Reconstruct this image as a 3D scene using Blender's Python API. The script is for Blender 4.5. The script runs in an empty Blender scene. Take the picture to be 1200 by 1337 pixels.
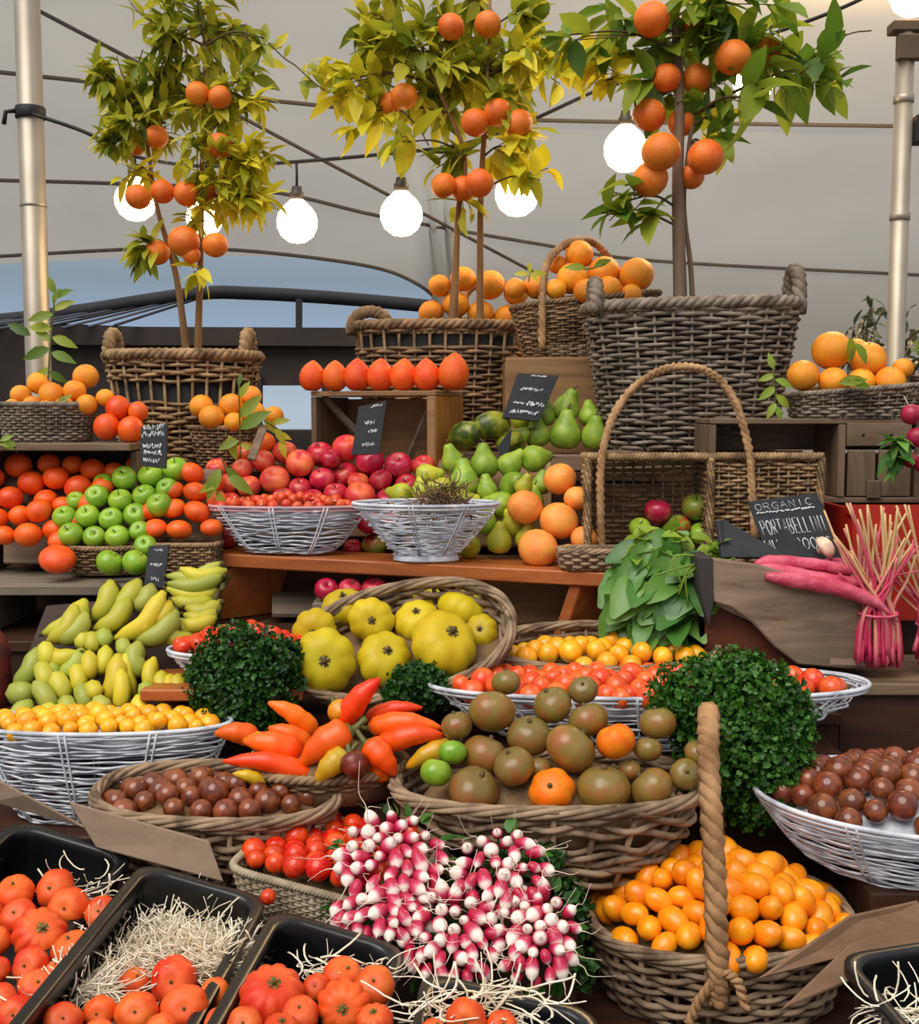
import bpy, bmesh, math, random
import numpy as np
from mathutils import Vector, Matrix, Euler, Quaternion
from math import pi, sin, cos, radians, sqrt, atan2
random.seed(7); RNG = np.random.default_rng(7)
SC = bpy.context.scene
COL = SC.collection
# ------------------------------------------------------------------ camera geometry (lens of the photograph)
F = 1500.0; TILT = radians(5); CZ = 1.5
def slope(py):
    v = (668.5-py)/F
    return (-sin(TILT)+v*cos(TILT))/(cos(TILT)+v*sin(TILT)), cos(TILT)+v*sin(TILT)
def at(px, py, Y):
    s, d = slope(py)
    return Vector(((px-600)/F*Y/d, Y, CZ+s*Y))
def mpp(py, Y): return Y/(F*slope(py)[1])
def proj(p):
    y, z = p[1], p[2]-CZ
    d = y*cos(TILT)-z*sin(TILT); u = y*sin(TILT)+z*cos(TILT)
    return 600+F*p[0]/d, 668.5-F*u/d
def lerp(a, b, t): return a+(b-a)*t
def U(a, b): return random.uniform(a, b)

# ------------------------------------------------------------------ mesh building
class MB:
    def __init__(s): s.v = []; s.f = []; s.m = []; s.n = 0
    def add(s, v, f, mi=0):
        v = np.asarray(v, float).reshape(-1, 3)
        s.v.append(v)
        if isinstance(f, np.ndarray): s.f += (f+s.n).tolist()
        else: s.f += [[i+s.n for i in q] for q in f]
        s.m += [mi]*len(f); s.n += len(v); return s
    def tube(s, P, r, sides=6, closed=False, mi=0, flat=1.0, ref=None):
        P = np.asarray([tuple(p) for p in P] if not isinstance(P, np.ndarray) else P, float); n = len(P)
        if closed: T = np.roll(P, -1, 0)-np.roll(P, 1, 0)
        else: T = np.gradient(P, axis=0)
        T /= np.maximum(np.linalg.norm(T, axis=1, keepdims=True), 1e-9)
        if ref is None: ref = np.eye(3)[np.argmin(np.abs(T).max(0))]
        N = np.cross(T, ref); N /= np.maximum(np.linalg.norm(N, axis=1, keepdims=True), 1e-9)
        B = np.cross(N, T)
        r = np.broadcast_to(np.asarray(r, float), (n,))[:, None, None]
        a = np.arange(sides)*2*pi/sides
        V = P[:, None]+r*(np.cos(a)[None, :, None]*N[:, None]+flat*np.sin(a)[None, :, None]*B[:, None])
        V = V.reshape(-1, 3)
        i = np.arange(n if closed else n-1)[:, None]*sides; j = np.arange(sides)[None]
        i2 = (i+sides) % (n*sides); j2 = (j+1) % sides
        Q = np.stack([i+j, i+j2, i2+j2, i2+j], -1).reshape(-1, 4)
        fl = Q.tolist()
        if not closed:
            fl.append(list(range(sides))[::-1]); fl.append([(n-1)*sides+k for k in range(sides)])
        return s.add(V, fl, mi)
    def rope(s, P, R, r, strands=3, turns=8, closed=False, sides=5, mi=0):
        P = np.asarray([tuple(p) for p in P], float); n = len(P)
        T = (np.roll(P, -1, 0)-np.roll(P, 1, 0)) if closed else np.gradient(P, axis=0)
        T /= np.maximum(np.linalg.norm(T, axis=1, keepdims=True), 1e-9)
        ref = np.eye(3)[np.argmin(np.abs(T).max(0))]
        N = np.cross(T, ref); N /= np.maximum(np.linalg.norm(N, axis=1, keepdims=True), 1e-9); B = np.cross(N, T)
        t = np.arange(n)/(n if closed else n-1)*2*pi*turns
        for k in range(strands):
            ph = t+2*pi*k/strands
            s.tube(P+R*(np.cos(ph)[:, None]*N+np.sin(ph)[:, None]*B), r, sides, closed, mi)
        return s
    def lathe(s, prof, seg=20, fn=None, mi=0, M=None):
        V = []; m = len(prof)
        for (r, z) in prof:
            for k in range(seg):
                a = 2*pi*k/seg; rr, zz = (r, z) if fn is None else fn(r, z, a)
                V.append((rr*cos(a), rr*sin(a), zz))
        Q = [[i*seg+k, i*seg+(k+1) % seg, (i+1)*seg+(k+1) % seg, (i+1)*seg+k] for i in range(m-1) for k in range(seg)]
        Q.append(list(range(seg))[::-1]); Q.append([(m-1)*seg+k for k in range(seg)])
        if M is not None: V = [tuple(M @ Vector(v)) for v in V]
        return s.add(V, Q, mi)
    def box(s, c, d, M=None, mi=0):
        x, y, z = [k/2 for k in d]
        V = [Vector((i*x, j*y, k*z)) for i in (-1, 1) for j in (-1, 1) for k in (-1, 1)]
        if M is not None: V = [M @ v for v in V]
        c = Vector(c)
        return s.add([tuple(v+c) for v in V], [[0,1,3,2],[4,6,7,5],[0,4,5,1],[2,3,7,6],[0,2,6,4],[1,5,7,3]], mi)
    def prism(s, poly, vec, mi=0):
        n = len(poly); V = [tuple(p) for p in poly]+[tuple(Vector(p)+Vector(vec)) for p in poly]
        return s.add(V, [list(range(n))[::-1], list(range(n, 2*n))]+[[i, (i+1) % n, n+(i+1) % n, n+i] for i in range(n)], mi)
    def mesh(s, name, mats, smooth=True, bevel=0):
        me = bpy.data.meshes.new(name)
        me.from_pydata(np.concatenate(s.v).tolist(), [], s.f)
        for m in (mats if isinstance(mats, (list, tuple)) else [mats]): me.materials.append(m)
        if bevel or not smooth:
            bm = bmesh.new(); bm.from_mesh(me); bmesh.ops.recalc_face_normals(bm, faces=bm.faces)
            if bevel: bmesh.ops.bevel(bm, geom=list(bm.edges), offset=bevel, segments=1, affect='EDGES', clamp_overlap=True)
            bm.to_mesh(me); bm.free()
        elif any(s.m): me.polygons.foreach_set('material_index', s.m)
        me.polygons.foreach_set('use_smooth', [smooth]*len(me.polygons))
        me.update(); return me

def link(name, data, parent=None):
    o = bpy.data.objects.new(name, data); COL.objects.link(o)
    if parent is not None: o.parent = parent
    return o
def obj(name, mb, mats, parent=None, smooth=True, bevel=0, label=None):
    o = link(name, mb.mesh(name, mats, smooth, bevel), parent)
    if label: o['label'] = label
    return o
def tag(o, label, cat, group=None, kind=None):
    o['label'] = label; o['category'] = cat
    if group: o['group'] = group
    if kind: o['kind'] = kind
    return o
def thing(name, label, cat, loc=(0, 0, 0), rot=(0, 0, 0), group=None):
    o = link(name, None); o.location = loc; o.rotation_euler = rot; o.empty_display_size = .05
    return tag(o, label, cat, group)
def struct(name, mb, mats, smooth=False, label=None):
    o = obj(name, mb, mats, None, smooth); o['kind'] = 'structure'
    if label: o['label'] = label
    return o
def RM(rx=0, ry=0, rz=0): return Euler((rx, ry, rz)).to_matrix()

# ------------------------------------------------------------------ materials
def lin(c): return tuple(((x/255)/12.92 if x/255 <= .04045 else ((x/255+.055)/1.055)**2.4) for x in c)+(1,)
class NT:
    def __init__(s, name):
        s.m = bpy.data.materials.new(name); s.m.use_nodes = True; s.t = s.m.node_tree
        s.b = s.t.nodes['Principled BSDF']; s.out = s.t.nodes['Material Output']
    def n(s, typ, **kw):
        x = s.t.nodes.new(typ)
        for k, v in kw.items():
            if k.startswith('_'): setattr(x, k[1:], v)
            else: x.inputs[k.replace('__', ' ')].default_value = v
        return x
    def l(s, a, b): s.t.links.new(a, b)
    def mix(s, fac, a, b, mode='MIX'):
        x = s.n('ShaderNodeMix', _data_type='RGBA', _blend_type=mode)
        for sock, val in ((x.inputs[0], fac), (x.inputs[6], a), (x.inputs[7], b)):
            if hasattr(val, 'links') or hasattr(val, 'is_linked'): s.l(val, sock)
            else: sock.default_value = val
        return x.outputs[2]
    def ramp(s, fac, stops):
        x = s.n('ShaderNodeValToRGB'); s.l(fac, x.inputs[0]); e = x.color_ramp.elements
        while len(e) < len(stops): e.new(.5)
        for k, (p, c) in enumerate(stops): e[k].position = p; e[k].color = c
        return x.outputs[0]
    def math(s, op, a, b=0.0):
        x = s.n('ShaderNodeMath', _operation=op)
        for sock, val in ((x.inputs[0], a), (x.inputs[1], b)):
            if hasattr(val, 'is_linked'): s.l(val, sock)
            else: sock.default_value = val
        return x.outputs[0]
def set_bump(N, height, strength=.2, dist=.002):
    b = N.n('ShaderNodeBump', Strength=strength, Distance=dist); N.l(height, b.inputs['Height']); N.l(b.outputs[0], N.b.inputs['Normal'])
def objvec(N, scale=(1, 1, 1), rnd=True):
    tc = N.n('ShaderNodeTexCoord'); v = tc.outputs['Object']
    if rnd:
        oi = N.n('ShaderNodeObjectInfo'); c = N.n('ShaderNodeCombineXYZ')
        for k in range(3): N.l(N.math('MULTIPLY', oi.outputs['Random'], (31.0, 17.0, 53.0)[k]), c.inputs[k])
        a = N.n('ShaderNodeVectorMath', _operation='ADD'); N.l(v, a.inputs[0]); N.l(c.outputs[0], a.inputs[1]); v = a.outputs[0]
    mp = N.n('ShaderNodeMapping'); mp.inputs['Scale'].default_value = scale; N.l(v, mp.inputs[0])
    return mp.outputs[0]
def fruit_mat(name, c1, c2, scale=1.2, rough=.35, bump=0, bscale=25, rand=.25, lo=.4, hi=.62, grad=None, spec=.5, coat=0):
    """skin colour c1 mottled with c2, a little different on every fruit; grad=(colour, z0, z1) tints towards the stem"""
    N = NT(name); v = objvec(N)
    nz = N.n('ShaderNodeTexNoise', Scale=scale, Detail=3.0); N.l(v, nz.inputs['Vector'])
    c = N.ramp(nz.outputs['Fac'], [(lo, lin(c1)), (hi, lin(c2))])
    if grad:
        tc = N.n('ShaderNodeTexCoord'); sp = N.n('ShaderNodeSeparateXYZ'); N.l(tc.outputs['Object'], sp.inputs[0])
        mr = N.n('ShaderNodeMapRange'); mr.inputs[1].default_value = grad[1]; mr.inputs[2].default_value = grad[2]; mr.interpolation_type = 'SMOOTHSTEP'
        wob = N.math('ADD', sp.outputs[2], N.math('MULTIPLY', N.math('SUBTRACT', nz.outputs['Fac'], .5), .8))
        N.l(wob, mr.inputs[0]); c = N.mix(mr.outputs[0], c, lin(grad[0]))
    oi = N.n('ShaderNodeObjectInfo')
    hsv = N.n('ShaderNodeHueSaturation'); N.l(c, hsv.inputs['Color'])
    N.l(N.math('ADD', N.math('MULTIPLY', oi.outputs['Random'], rand), 1-rand/2), hsv.inputs['Value'])
    N.l(N.math('ADD', N.math('MULTIPLY', N.math('FRACT', N.math('MULTIPLY', oi.outputs['Random'], 7.3)), .012), .494), hsv.inputs['Hue'])
    N.l(hsv.outputs[0], N.b.inputs['Base Color'])
    N.b.inputs['Roughness'].default_value = rough; N.b.inputs['Specular IOR Level'].default_value = spec
    N.b.inputs['Coat Weight'].default_value = coat; N.b.inputs['Coat Roughness'].default_value = .15
    if bump:
        n2 = N.n('ShaderNodeTexNoise', Scale=bscale, Detail=2.0); N.l(v, n2.inputs['Vector']); set_bump(N, n2.outputs['Fac'], bump, .05)
    return N.m
def strand_mat(name, ca, cb, cc, rough=.75, bump=.4):
    """wicker / rope / straw: every strand its own tint between ca and cb, weathered towards cc along it"""
    N = NT(name); g = N.n('ShaderNodeNewGeometry'); v = objvec(N)
    c = N.mix(g.outputs['Random Per Island'], lin(ca), lin(cb))
    nz = N.n('ShaderNodeTexNoise', Scale=22.0, Detail=3.0); N.l(v, nz.inputs['Vector'])
    c = N.mix(N.ramp(nz.outputs['Fac'], [(.42, (0, 0, 0, 1)), (.68, (1, 1, 1, 1))]), c, lin(cc))
    N.l(c, N.b.inputs['Base Color']); N.b.inputs['Roughness'].default_value = rough; N.b.inputs['Specular IOR Level'].default_value = .25
    n2 = N.n('ShaderNodeTexNoise', Scale=180.0, Detail=2.0); N.l(v, n2.inputs['Vector']); set_bump(N, n2.outputs['Fac'], bump, .002)
    return N.m
def wood_mat(name, ca, cb, axis=0, rough=.6, knots=.3, bump=.25, spec=.3):
    N = NT(name); sc = [14.0, 14.0, 14.0]; sc[axis] = 1.6
    v = objvec(N, tuple(sc)); nz = N.n('ShaderNodeTexNoise', Scale=2.2, Detail=6.0, Roughness=.65, Distortion=.6); N.l(v, nz.inputs['Vector'])
    c = N.ramp(nz.outputs['Fac'], [(.3, lin(ca)), (.72, lin(cb))])
    v2 = objvec(N); n3 = N.n('ShaderNodeTexNoise', Scale=5.0, Detail=3.0); N.l(v2, n3.inputs['Vector'])
    dk = tuple(x*.45 for x in lin(ca)[:3])+(1,)
    c = N.mix(N.math('MULTIPLY', N.ramp(n3.outputs['Fac'], [(.5, (0, 0, 0, 1)), (.75, (1, 1, 1, 1))]), knots), c, dk)
    N.l(c, N.b.inputs['Base Color']); N.b.inputs['Roughness'].default_value = rough; N.b.inputs['Specular IOR Level'].default_value = spec
    set_bump(N, nz.outputs['Fac'], bump, .004); return N.m
def plain(name, c, rough=.5, metal=0, noise=.15, scale=12, spec=.5, bump=0):
    N = NT(name); v = objvec(N, rnd=False); nz = N.n('ShaderNodeTexNoise', Scale=float(scale), Detail=4.0); N.l(v, nz.inputs['Vector'])
    L = lin(c); a = tuple(x*(1-noise) for x in L[:3])+(1,); b = tuple(min(1, x*(1+noise)) for x in L[:3])+(1,)
    N.l(N.ramp(nz.outputs['Fac'], [(.3, a), (.7, b)]), N.b.inputs['Base Color'])
    N.b.inputs['Roughness'].default_value = rough; N.b.inputs['Metallic'].default_value = metal; N.b.inputs['Specular IOR Level'].default_value = spec
    if bump: set_bump(N, nz.outputs['Fac'], bump, .004)
    return N.m
def leaf_mat(name, ca, cb, trans=.45, rough=.45, dark=None):
    N = NT(name); g = N.n('ShaderNodeNewGeometry')
    st = [(0, lin(ca)), (1, lin(cb))] if dark is None else [(0, lin(dark)), (.35, lin(ca)), (1, lin(cb))]
    c = N.ramp(g.outputs['Random Per Island'], st)
    N.l(c, N.b.inputs['Base Color']); N.b.inputs['Roughness'].default_value = rough
    tr = N.n('ShaderNodeBsdfTranslucent'); N.l(c, tr.inputs[0]); mx = N.n('ShaderNodeMixShader', Fac=trans)
    N.l(N.b.outputs[0], mx.inputs[1]); N.l(tr.outputs[0], mx.inputs[2]); N.l(mx.outputs[0], N.out.inputs[0]); return N.m
def emit(name, c, s):
    N = NT(name); e = N.n('ShaderNodeEmission', Color=lin(c), Strength=float(s)); N.l(e.outputs[0], N.out.inputs[0]); return N.m

M = {}
M['orange'] = fruit_mat('orange_peel', (242, 142, 24), (250, 162, 36), rough=.42, bump=.25, bscale=22)
M['tree_orange'] = fruit_mat('mandarin_peel', (236, 110, 28), (245, 132, 36), rough=.45, bump=.2, bscale=20)
M['persimmon'] = fruit_mat('persimmon_skin', (236, 80, 14), (244, 100, 22), rough=.4, bump=.12, bscale=14)
M['pointed'] = fruit_mat('pointed_fruit_skin', (238, 84, 8), (246, 102, 14), rough=.5, bump=.2, bscale=16)
M['mandarin'] = fruit_mat('mandarin_skin', (238, 88, 20), (246, 110, 28), rough=.38, bump=.15, bscale=18)
M['green_apple'] = fruit_mat('green_apple_skin', (120, 164, 36), (158, 186, 54), rough=.3, lo=.35, hi=.7)
M['red_apple'] = fruit_mat('red_apple_skin', (186, 28, 56), (216, 104, 86), scale=1.0, rough=.26, lo=.5, hi=.75)
M['nectarine'] = fruit_mat('nectarine_skin', (208, 54, 52), (238, 124, 66), scale=.9, rough=.38, lo=.42, hi=.72)
M['mixed_apple'] = fruit_mat('half_ripe_apple_skin', (130, 150, 50), (176, 40, 40), scale=.8, rough=.3, lo=.42, hi=.58)
M['pear'] = fruit_mat('pear_skin', (120, 150, 40), (150, 172, 52), rough=.4, bump=.1, bscale=10)
M['yellow_pear'] = fruit_mat('yellow_pear_skin', (160, 168, 40), (190, 184, 50), rough=.4, bump=.1, bscale=10)
M['papaya'] = fruit_mat('papaya_skin', (58, 74, 22), (140, 140, 30), rough=.35, lo=.42, hi=.6)
M['grapefruit'] = fruit_mat('grapefruit_peel', (240, 144, 58), (246, 168, 74), rough=.4, bump=.2, bscale=20)
M['ripe_tomato'] = fruit_mat('crate_tomato_skin', (212, 62, 22), (226, 92, 34), scale=.9, rough=.42, spec=.3, grad=((222, 112, 50), .3, 1.1))
M['yellow_tomato'] = fruit_mat('yellow_tomato_skin', (194, 166, 26), (206, 182, 36), rough=.4, spec=.25, grad=((176, 166, 36), .45, 1.2))
M['brown_tomato'] = fruit_mat('brown_tomato_skin', (150, 94, 44), (132, 112, 46), rough=.3, grad=((120, 102, 48), -.1, .9), coat=.1)
M['green_tomato'] = fruit_mat('green_tomato_skin', (112, 158, 30), (140, 176, 44), rough=.25, coat=.15)
M['orange_tomato'] = fruit_mat('orange_tomato_skin', (242, 104, 14), (238, 130, 24), rough=.4, spec=.25)
M['red_cherry'] = fruit_mat('red_cherry_tomato_skin', (206, 40, 14), (226, 70, 24), rough=.2)
M['coral_cherry'] = fruit_mat('coral_cherry_tomato_skin', (222, 64, 26), (236, 104, 44), rough=.22, coat=.15)
M['brown_cherry'] = fruit_mat('brown_cherry_tomato_skin', (98, 46, 28), (140, 72, 38), rough=.18, coat=.25)
M['yellow_cherry'] = fruit_mat('yellow_cherry_tomato_skin', (244, 160, 20), (250, 186, 40), rough=.25, coat=.15)
M['oval_tomato'] = fruit_mat('oval_tomato_skin', (246, 138, 10), (250, 160, 22), rough=.3, coat=.15)
M['berry'] = fruit_mat('small_red_fruit_skin', (206, 52, 26), (226, 96, 44), rough=.35)
M['mushroom'] = fruit_mat('mushroom_cap', (232, 210, 180), (214, 170, 150), rough=.7)
M['beet'] = fruit_mat('beetroot_skin', (150, 16, 46), (180, 30, 70), rough=.4)
M['calyx'] = leaf_mat('calyx_green', (70, 82, 30), (104, 104, 44), trans=.1)
M['stem'] = plain('fruit_stalk', (84, 68, 36), .7)
M['banana'] = fruit_mat('banana_skin', (200, 188, 50), (172, 174, 56), scale=9, rough=.45, rand=.3, lo=.35, hi=.7)
M['green_banana'] = fruit_mat('green_banana_skin', (148, 160, 54), (176, 178, 80), scale=9, rough=.45, rand=.3, lo=.35, hi=.7)
M['yellow_banana'] = fruit_mat('yellow_banana_skin', (212, 190, 40), (190, 180, 50), scale=9, rough=.45, rand=.2, lo=.35, hi=.75)
M['banana_tip'] = plain('banana_tip', (74, 66, 26), .8)
M['pep_red'] = fruit_mat('red_pepper_skin', (230, 56, 6), (240, 78, 10), scale=9, rough=.36)
M['pep_orange'] = fruit_mat('orange_pepper_skin', (240, 88, 6), (248, 112, 12), scale=9, rough=.38)
M['pep_yellow'] = fruit_mat('yellow_pepper_skin', (196, 160, 30), (226, 150, 26), scale=9, rough=.3)
M['pep_dark'] = fruit_mat('dark_pepper_skin', (96, 40, 18), (150, 40, 16), scale=14, rough=.28)
M['wicker_grey'] = strand_mat('grey_willow', (152, 138, 122), (118, 104, 90), (88, 76, 64))
M['wicker_brown'] = strand_mat('brown_willow', (164, 132, 98), (124, 98, 70), (92, 72, 54))
M['wicker_tan'] = strand_mat('tan_willow', (184, 150, 110), (146, 114, 80), (92, 70, 48))
M['wicker_rustic'] = strand_mat('rustic_willow', (172, 146, 118), (128, 106, 84), (90, 72, 56))
M['wicker_pale'] = strand_mat('pale_sea_grass', (190, 176, 152), (158, 142, 116), (120, 104, 84))
M['rope'] = strand_mat('twisted_cane', (190, 150, 108), (168, 126, 86), (128, 92, 60))
M['wire'] = strand_mat('whitewashed_wire', (232, 234, 240), (204, 208, 218), (160, 164, 176), rough=.5, bump=.1)
M['wire_red'] = strand_mat('pink_wire', (214, 120, 130), (196, 170, 176), (150, 140, 150), rough=.5, bump=.1)
M['straw'] = strand_mat('wood_wool_strand', (250, 242, 224), (242, 228, 202), (226, 208, 176), rough=.8, bump=.1)
M['straw_brown'] = strand_mat('dry_nest_strand', (150, 120, 84), (108, 84, 58), (80, 62, 44), rough=.9)
M['bench'] = wood_mat('orange_varnished_wood', (140, 72, 32), (188, 106, 50), 0, .4, .15, .1, .5)
M['crate_grey'] = wood_mat('grey_weathered_wood', (88, 70, 54), (140, 116, 92), 0)
M['crate_grey_v'] = wood_mat('grey_weathered_wood_upright', (84, 66, 50), (132, 108, 84), 2)
M['crate_brown'] = wood_mat('brown_crate_wood', (120, 88, 58), (168, 128, 86), 0)
M['crate_side'] = wood_mat('honey_crate_wood', (164, 104, 44), (204, 140, 70), 2)
M['dark_wood'] = wood_mat('dark_stained_wood', (44, 26, 18), (76, 44, 28), 0)
M['red_wood'] = wood_mat('reddish_dark_wood', (70, 34, 20), (104, 54, 30), 0)
M['trough'] = wood_mat('old_trough_wood', (96, 78, 62), (158, 134, 112), 0, .7, .6)
M['pallet'] = wood_mat('pallet_wood', (96, 84, 72), (142, 128, 112), 0)
M['card'] = wood_mat('grey_brown_cardboard', (126, 104, 86), (150, 128, 108), 0, .85, .1, .05)
M['card_brown'] = wood_mat('brown_cardboard', (108, 82, 62), (138, 106, 82), 0, .85, .3, .05)
M['plastic'] = plain('black_crate_plastic', (17, 18, 21), .32, 0, .2, 30)
M['red_plastic'] = plain('red_crate_plastic', (170, 34, 20), .4)
M['slate'] = plain('chalkboard_slate', (34, 36, 42), .7, 0, .25, 30)
M['chalk'] = plain('chalk_writing', (214, 216, 220), .9)
M['pole'] = plain('galvanised_steel', (164, 154, 140), .45, .6, .12, 8)
M['black'] = plain('black_rubber', (18, 18, 20), .6)
M['trunk'] = wood_mat('young_bark', (120, 88, 58), (164, 122, 78), 2, .8)
M['trunk_grey'] = wood_mat('grey_bark', (92, 74, 60), (134, 110, 88), 2, .8)
M['leaf_olive'] = leaf_mat('olive_citrus_leaf', (162, 170, 50), (222, 208, 60), dark=(96, 116, 36))
M['leaf_yellow'] = leaf_mat('yellow_citrus_leaf', (214, 206, 50), (244, 226, 64), dark=(150, 164, 44))  # leaves near the bulbs: own yellow-green plus their warm light painted into the colour
M['leaf_dark'] = leaf_mat('deep_citrus_leaf', (104, 140, 42), (176, 186, 58), dark=(70, 104, 32))
M['parsley'] = leaf_mat('parsley_leaf', (34, 78, 20), (56, 110, 30), trans=.3, dark=(20, 50, 12))
M['parsley_light'] = leaf_mat('fresh_parsley_leaf', (48, 100, 24), (78, 132, 38), trans=.3, dark=(28, 68, 14))
M['spinach'] = leaf_mat('spinach_leaf', (70, 122, 44), (110, 154, 66), trans=.18, rough=.35, dark=(44, 88, 30))
M['lettuce'] = leaf_mat('pale_lettuce_leaf', (128, 164, 50), (168, 190, 70), trans=.4)
M['far_leaf'] = leaf_mat('far_shrub_leaf', (64, 72, 60), (98, 104, 84), trans=.2)
# ------------------------------------------------------------------ fruit and vegetable kinds (unit radius, stalk towards +z)
def prof_from(f, n=12): return [f(-pi/2+pi*k/(n-1)) for k in range(n)]
def sph(sx=1, sz=1, n=11): return [(max(.02, sx*cos(t)), sz*sin(t)) for t in [-pi/2+pi*k/(n-1) for k in range(n)]]
def apple_prof():
    P = []
    for k in range(15):
        t = -pi/2+pi*k/14
        r = cos(t); z = .9*sin(t)
        if t > .9: z -= .34*((t-.9)/(pi/2-.9))**2
        if t < -1.0: z += .2*((-t-1.0)/(pi/2-1.0))**2
        P.append((max(.02, r*(1+.06*sin(t))), z))
    return P
PEAR = [(.03, -.92), (.4, -1.0), (.75, -.86), (.97, -.5), (1.0, -.1), (.88, .3), (.66, .66), (.5, .98), (.42, 1.24), (.3, 1.42), (.04, 1.47)]
POINT = [(.03, -.95), (.45, -.93), (.8, -.66), (.98, -.2), (.98, .25), (.84, .68), (.6, 1.0), (.32, 1.24), (.14, 1.36), (.03, 1.4)]
def ribbed(n, depth, squash=.72, dip=.22):
    def fn(r, z, a):
        k = 1-depth*abs(cos(n*.5*a+.3*sin(a)))**5*min(1, r*1.5)
        return r*k*(1+.04*sin(2*a)), z*squash-dip*math.exp(-(r/.34)**2)*(1 if z > 0 else -.35)
    return fn
FR = {}
def kind(key, body, mat, parts=(), smooth=True): FR[key] = (body.mesh(key, mat, smooth), [(n, b.mesh(n, m)) for n, b, m in parts])
def stalk(z0, h, r=.07, lean=.2): return MB().tube([(0, 0, z0), (lean*.3, 0, z0+h*.5), (lean, .05, z0+h)], [r*1.1, r*.8, r], 5)
def calyx(z, n=5, R=.45, droop=.12, r=.1):
    mb = MB()
    for k in range(n):
        a = 2*pi*k/n+.3; c, s = cos(a), sin(a); w = .09
        mb.add([(0, 0, z), (R*.5*c-w*s, R*.5*s+w*c, z+.06), (R*c, R*s, z-droop), (R*.5*c+w*s, R*.5*s-w*c, z+.06)], [[0, 1, 2, 3]])
    mb.tube([(0, 0, z-.05), (.03, 0, z+.2)], [r, r*.8], 6); return mb
def simple(key, mat, sz=1.0, seg=16, parts=()): kind(key, MB().lathe(sph(1, sz), seg), M[mat], parts)
def button(z): return MB().lathe([(.02, z-.02), (.09, z), (.06, z+.05), (.02, z+.06)], 6)
simple('orange', 'orange', .95, 18, [('stalk_button', button(.92), M['calyx'])])
simple('tree_orange', 'tree_orange', .93, 16)
simple('persimmon', 'persimmon', .88, 16)
simple('mandarin', 'mandarin', .82, 16)
simple('grapefruit', 'grapefruit', .92, 20, [('stalk_button', button(.89), M['calyx'])])
kind('pointed_fruit', MB().lathe(POINT, 18), M['pointed'])
kind('green_apple', MB().lathe(apple_prof(), 18), M['green_apple'], [('stalk', stalk(.5, .42, .05), M['stem'])])
kind('red_apple', MB().lathe(apple_prof(), 18), M['red_apple'], [('stalk', stalk(.5, .42, .05), M['stem'])])
kind('nectarine', MB().lathe(apple_prof(), 16), M['nectarine'])
kind('mixed_apple', MB().lathe(apple_prof(), 16), M['mixed_apple'], [('stalk', stalk(.5, .42, .05), M['stem'])])
for nm in ('pear', 'yellow_pear'): kind(nm, MB().lathe(PEAR, 18), M[nm], [('stalk', stalk(1.42, .4, .07, .16), M['stem'])])
kind('papaya', MB().lathe([(.03, -1.35), (.45, -1.25), (.8, -.85), (1, -.2), (.98, .35), (.75, .95), (.4, 1.3), (.03, 1.38)], 16), M['papaya'])
for nm, mat, n, d in (('ripe_tomato', 'ripe_tomato', 6, .05), ('ribbed_tomato', 'ripe_tomato', 11, .10), ('yellow_tomato', 'yellow_tomato', 8, .075)):
    kind(nm, MB().lathe(sph(1, 1, 15), 66 if n > 8 else 42, ribbed(n, d, .8 if n < 8 else .74, .16)), M[mat], [('calyx', calyx(.6, 5, .26 if nm == 'yellow_tomato' else .34, .03, .08), M['stem' if nm == 'yellow_tomato' else 'calyx'])])
for nm in ('brown_tomato', 'green_tomato', 'orange_tomato'):
    kind(nm, MB().lathe(sph(1, 1, 13), 36, ribbed(6, .04 if nm != 'orange_tomato' else .07, .86, .12)), M[nm], [('calyx', calyx(.7, 5, .38, .05, .13), M['stem'])])
simple('red_cherry', 'red_cherry', .95, 12, ()); simple('coral_cherry', 'coral_cherry', .92, 14); simple('brown_cherry', 'brown_cherry', .98, 14)
simple('yellow_cherry', 'yellow_cherry', .92, 14); simple('oval_tomato', 'oval_tomato', 1.35, 14); simple('plum_cherry', 'red_cherry', 1.3, 14)
simple('small_red_fruit', 'berry', .85, 10, [('stalk', stalk(.75, .5, .1, .3), M['straw'])])
kind('mushroom', MB().lathe([(.25, -.5), (.3, -.1), (.9, -.15), (1, .1), (.85, .5), (.5, .75), (.03, .85)], 18), M['mushroom'])
simple('beetroot', 'beet', .95, 14, [('root_tail', MB().tube([(0, 0, -.85), (.05, .05, -1.4), (.3, .1, -2.0)], [.12, .05, .02], 5), M['straw'])])
NICE = {'orange': 'orange', 'persimmon': 'persimmon', 'red_cherry': 'red_cherry_tomato', 'coral_cherry': 'coral_cherry_tomato', 'brown_cherry': 'brown_cherry_tomato',
        'yellow_cherry': 'yellow_cherry_tomato', 'oval_tomato': 'oval_orange_tomato', 'plum_cherry': 'red_cherry_tomato', 'ripe_tomato': 'heirloom_tomato', 'ribbed_tomato': 'heirloom_tomato',
        'mixed_apple': 'apple', 'red_apple': 'apple', 'green_apple': 'apple', 'yellow_pear': 'pear', 'pointed_fruit': 'pointed_persimmon'}
def rnd_rot(lean=.6, face=None):
    """a resting attitude: stalk up, leaning at random (face: lean of the stalk towards the camera)"""
    e = Euler((U(-lean, lean), U(-lean, lean), U(0, 2*pi)))
    if face is not None: return (Euler((face+U(-.25, .25), U(-.3, .3), 0)).to_matrix() @ Euler((0, 0, U(0, 2*pi))).to_matrix()).to_euler()
    return e
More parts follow.
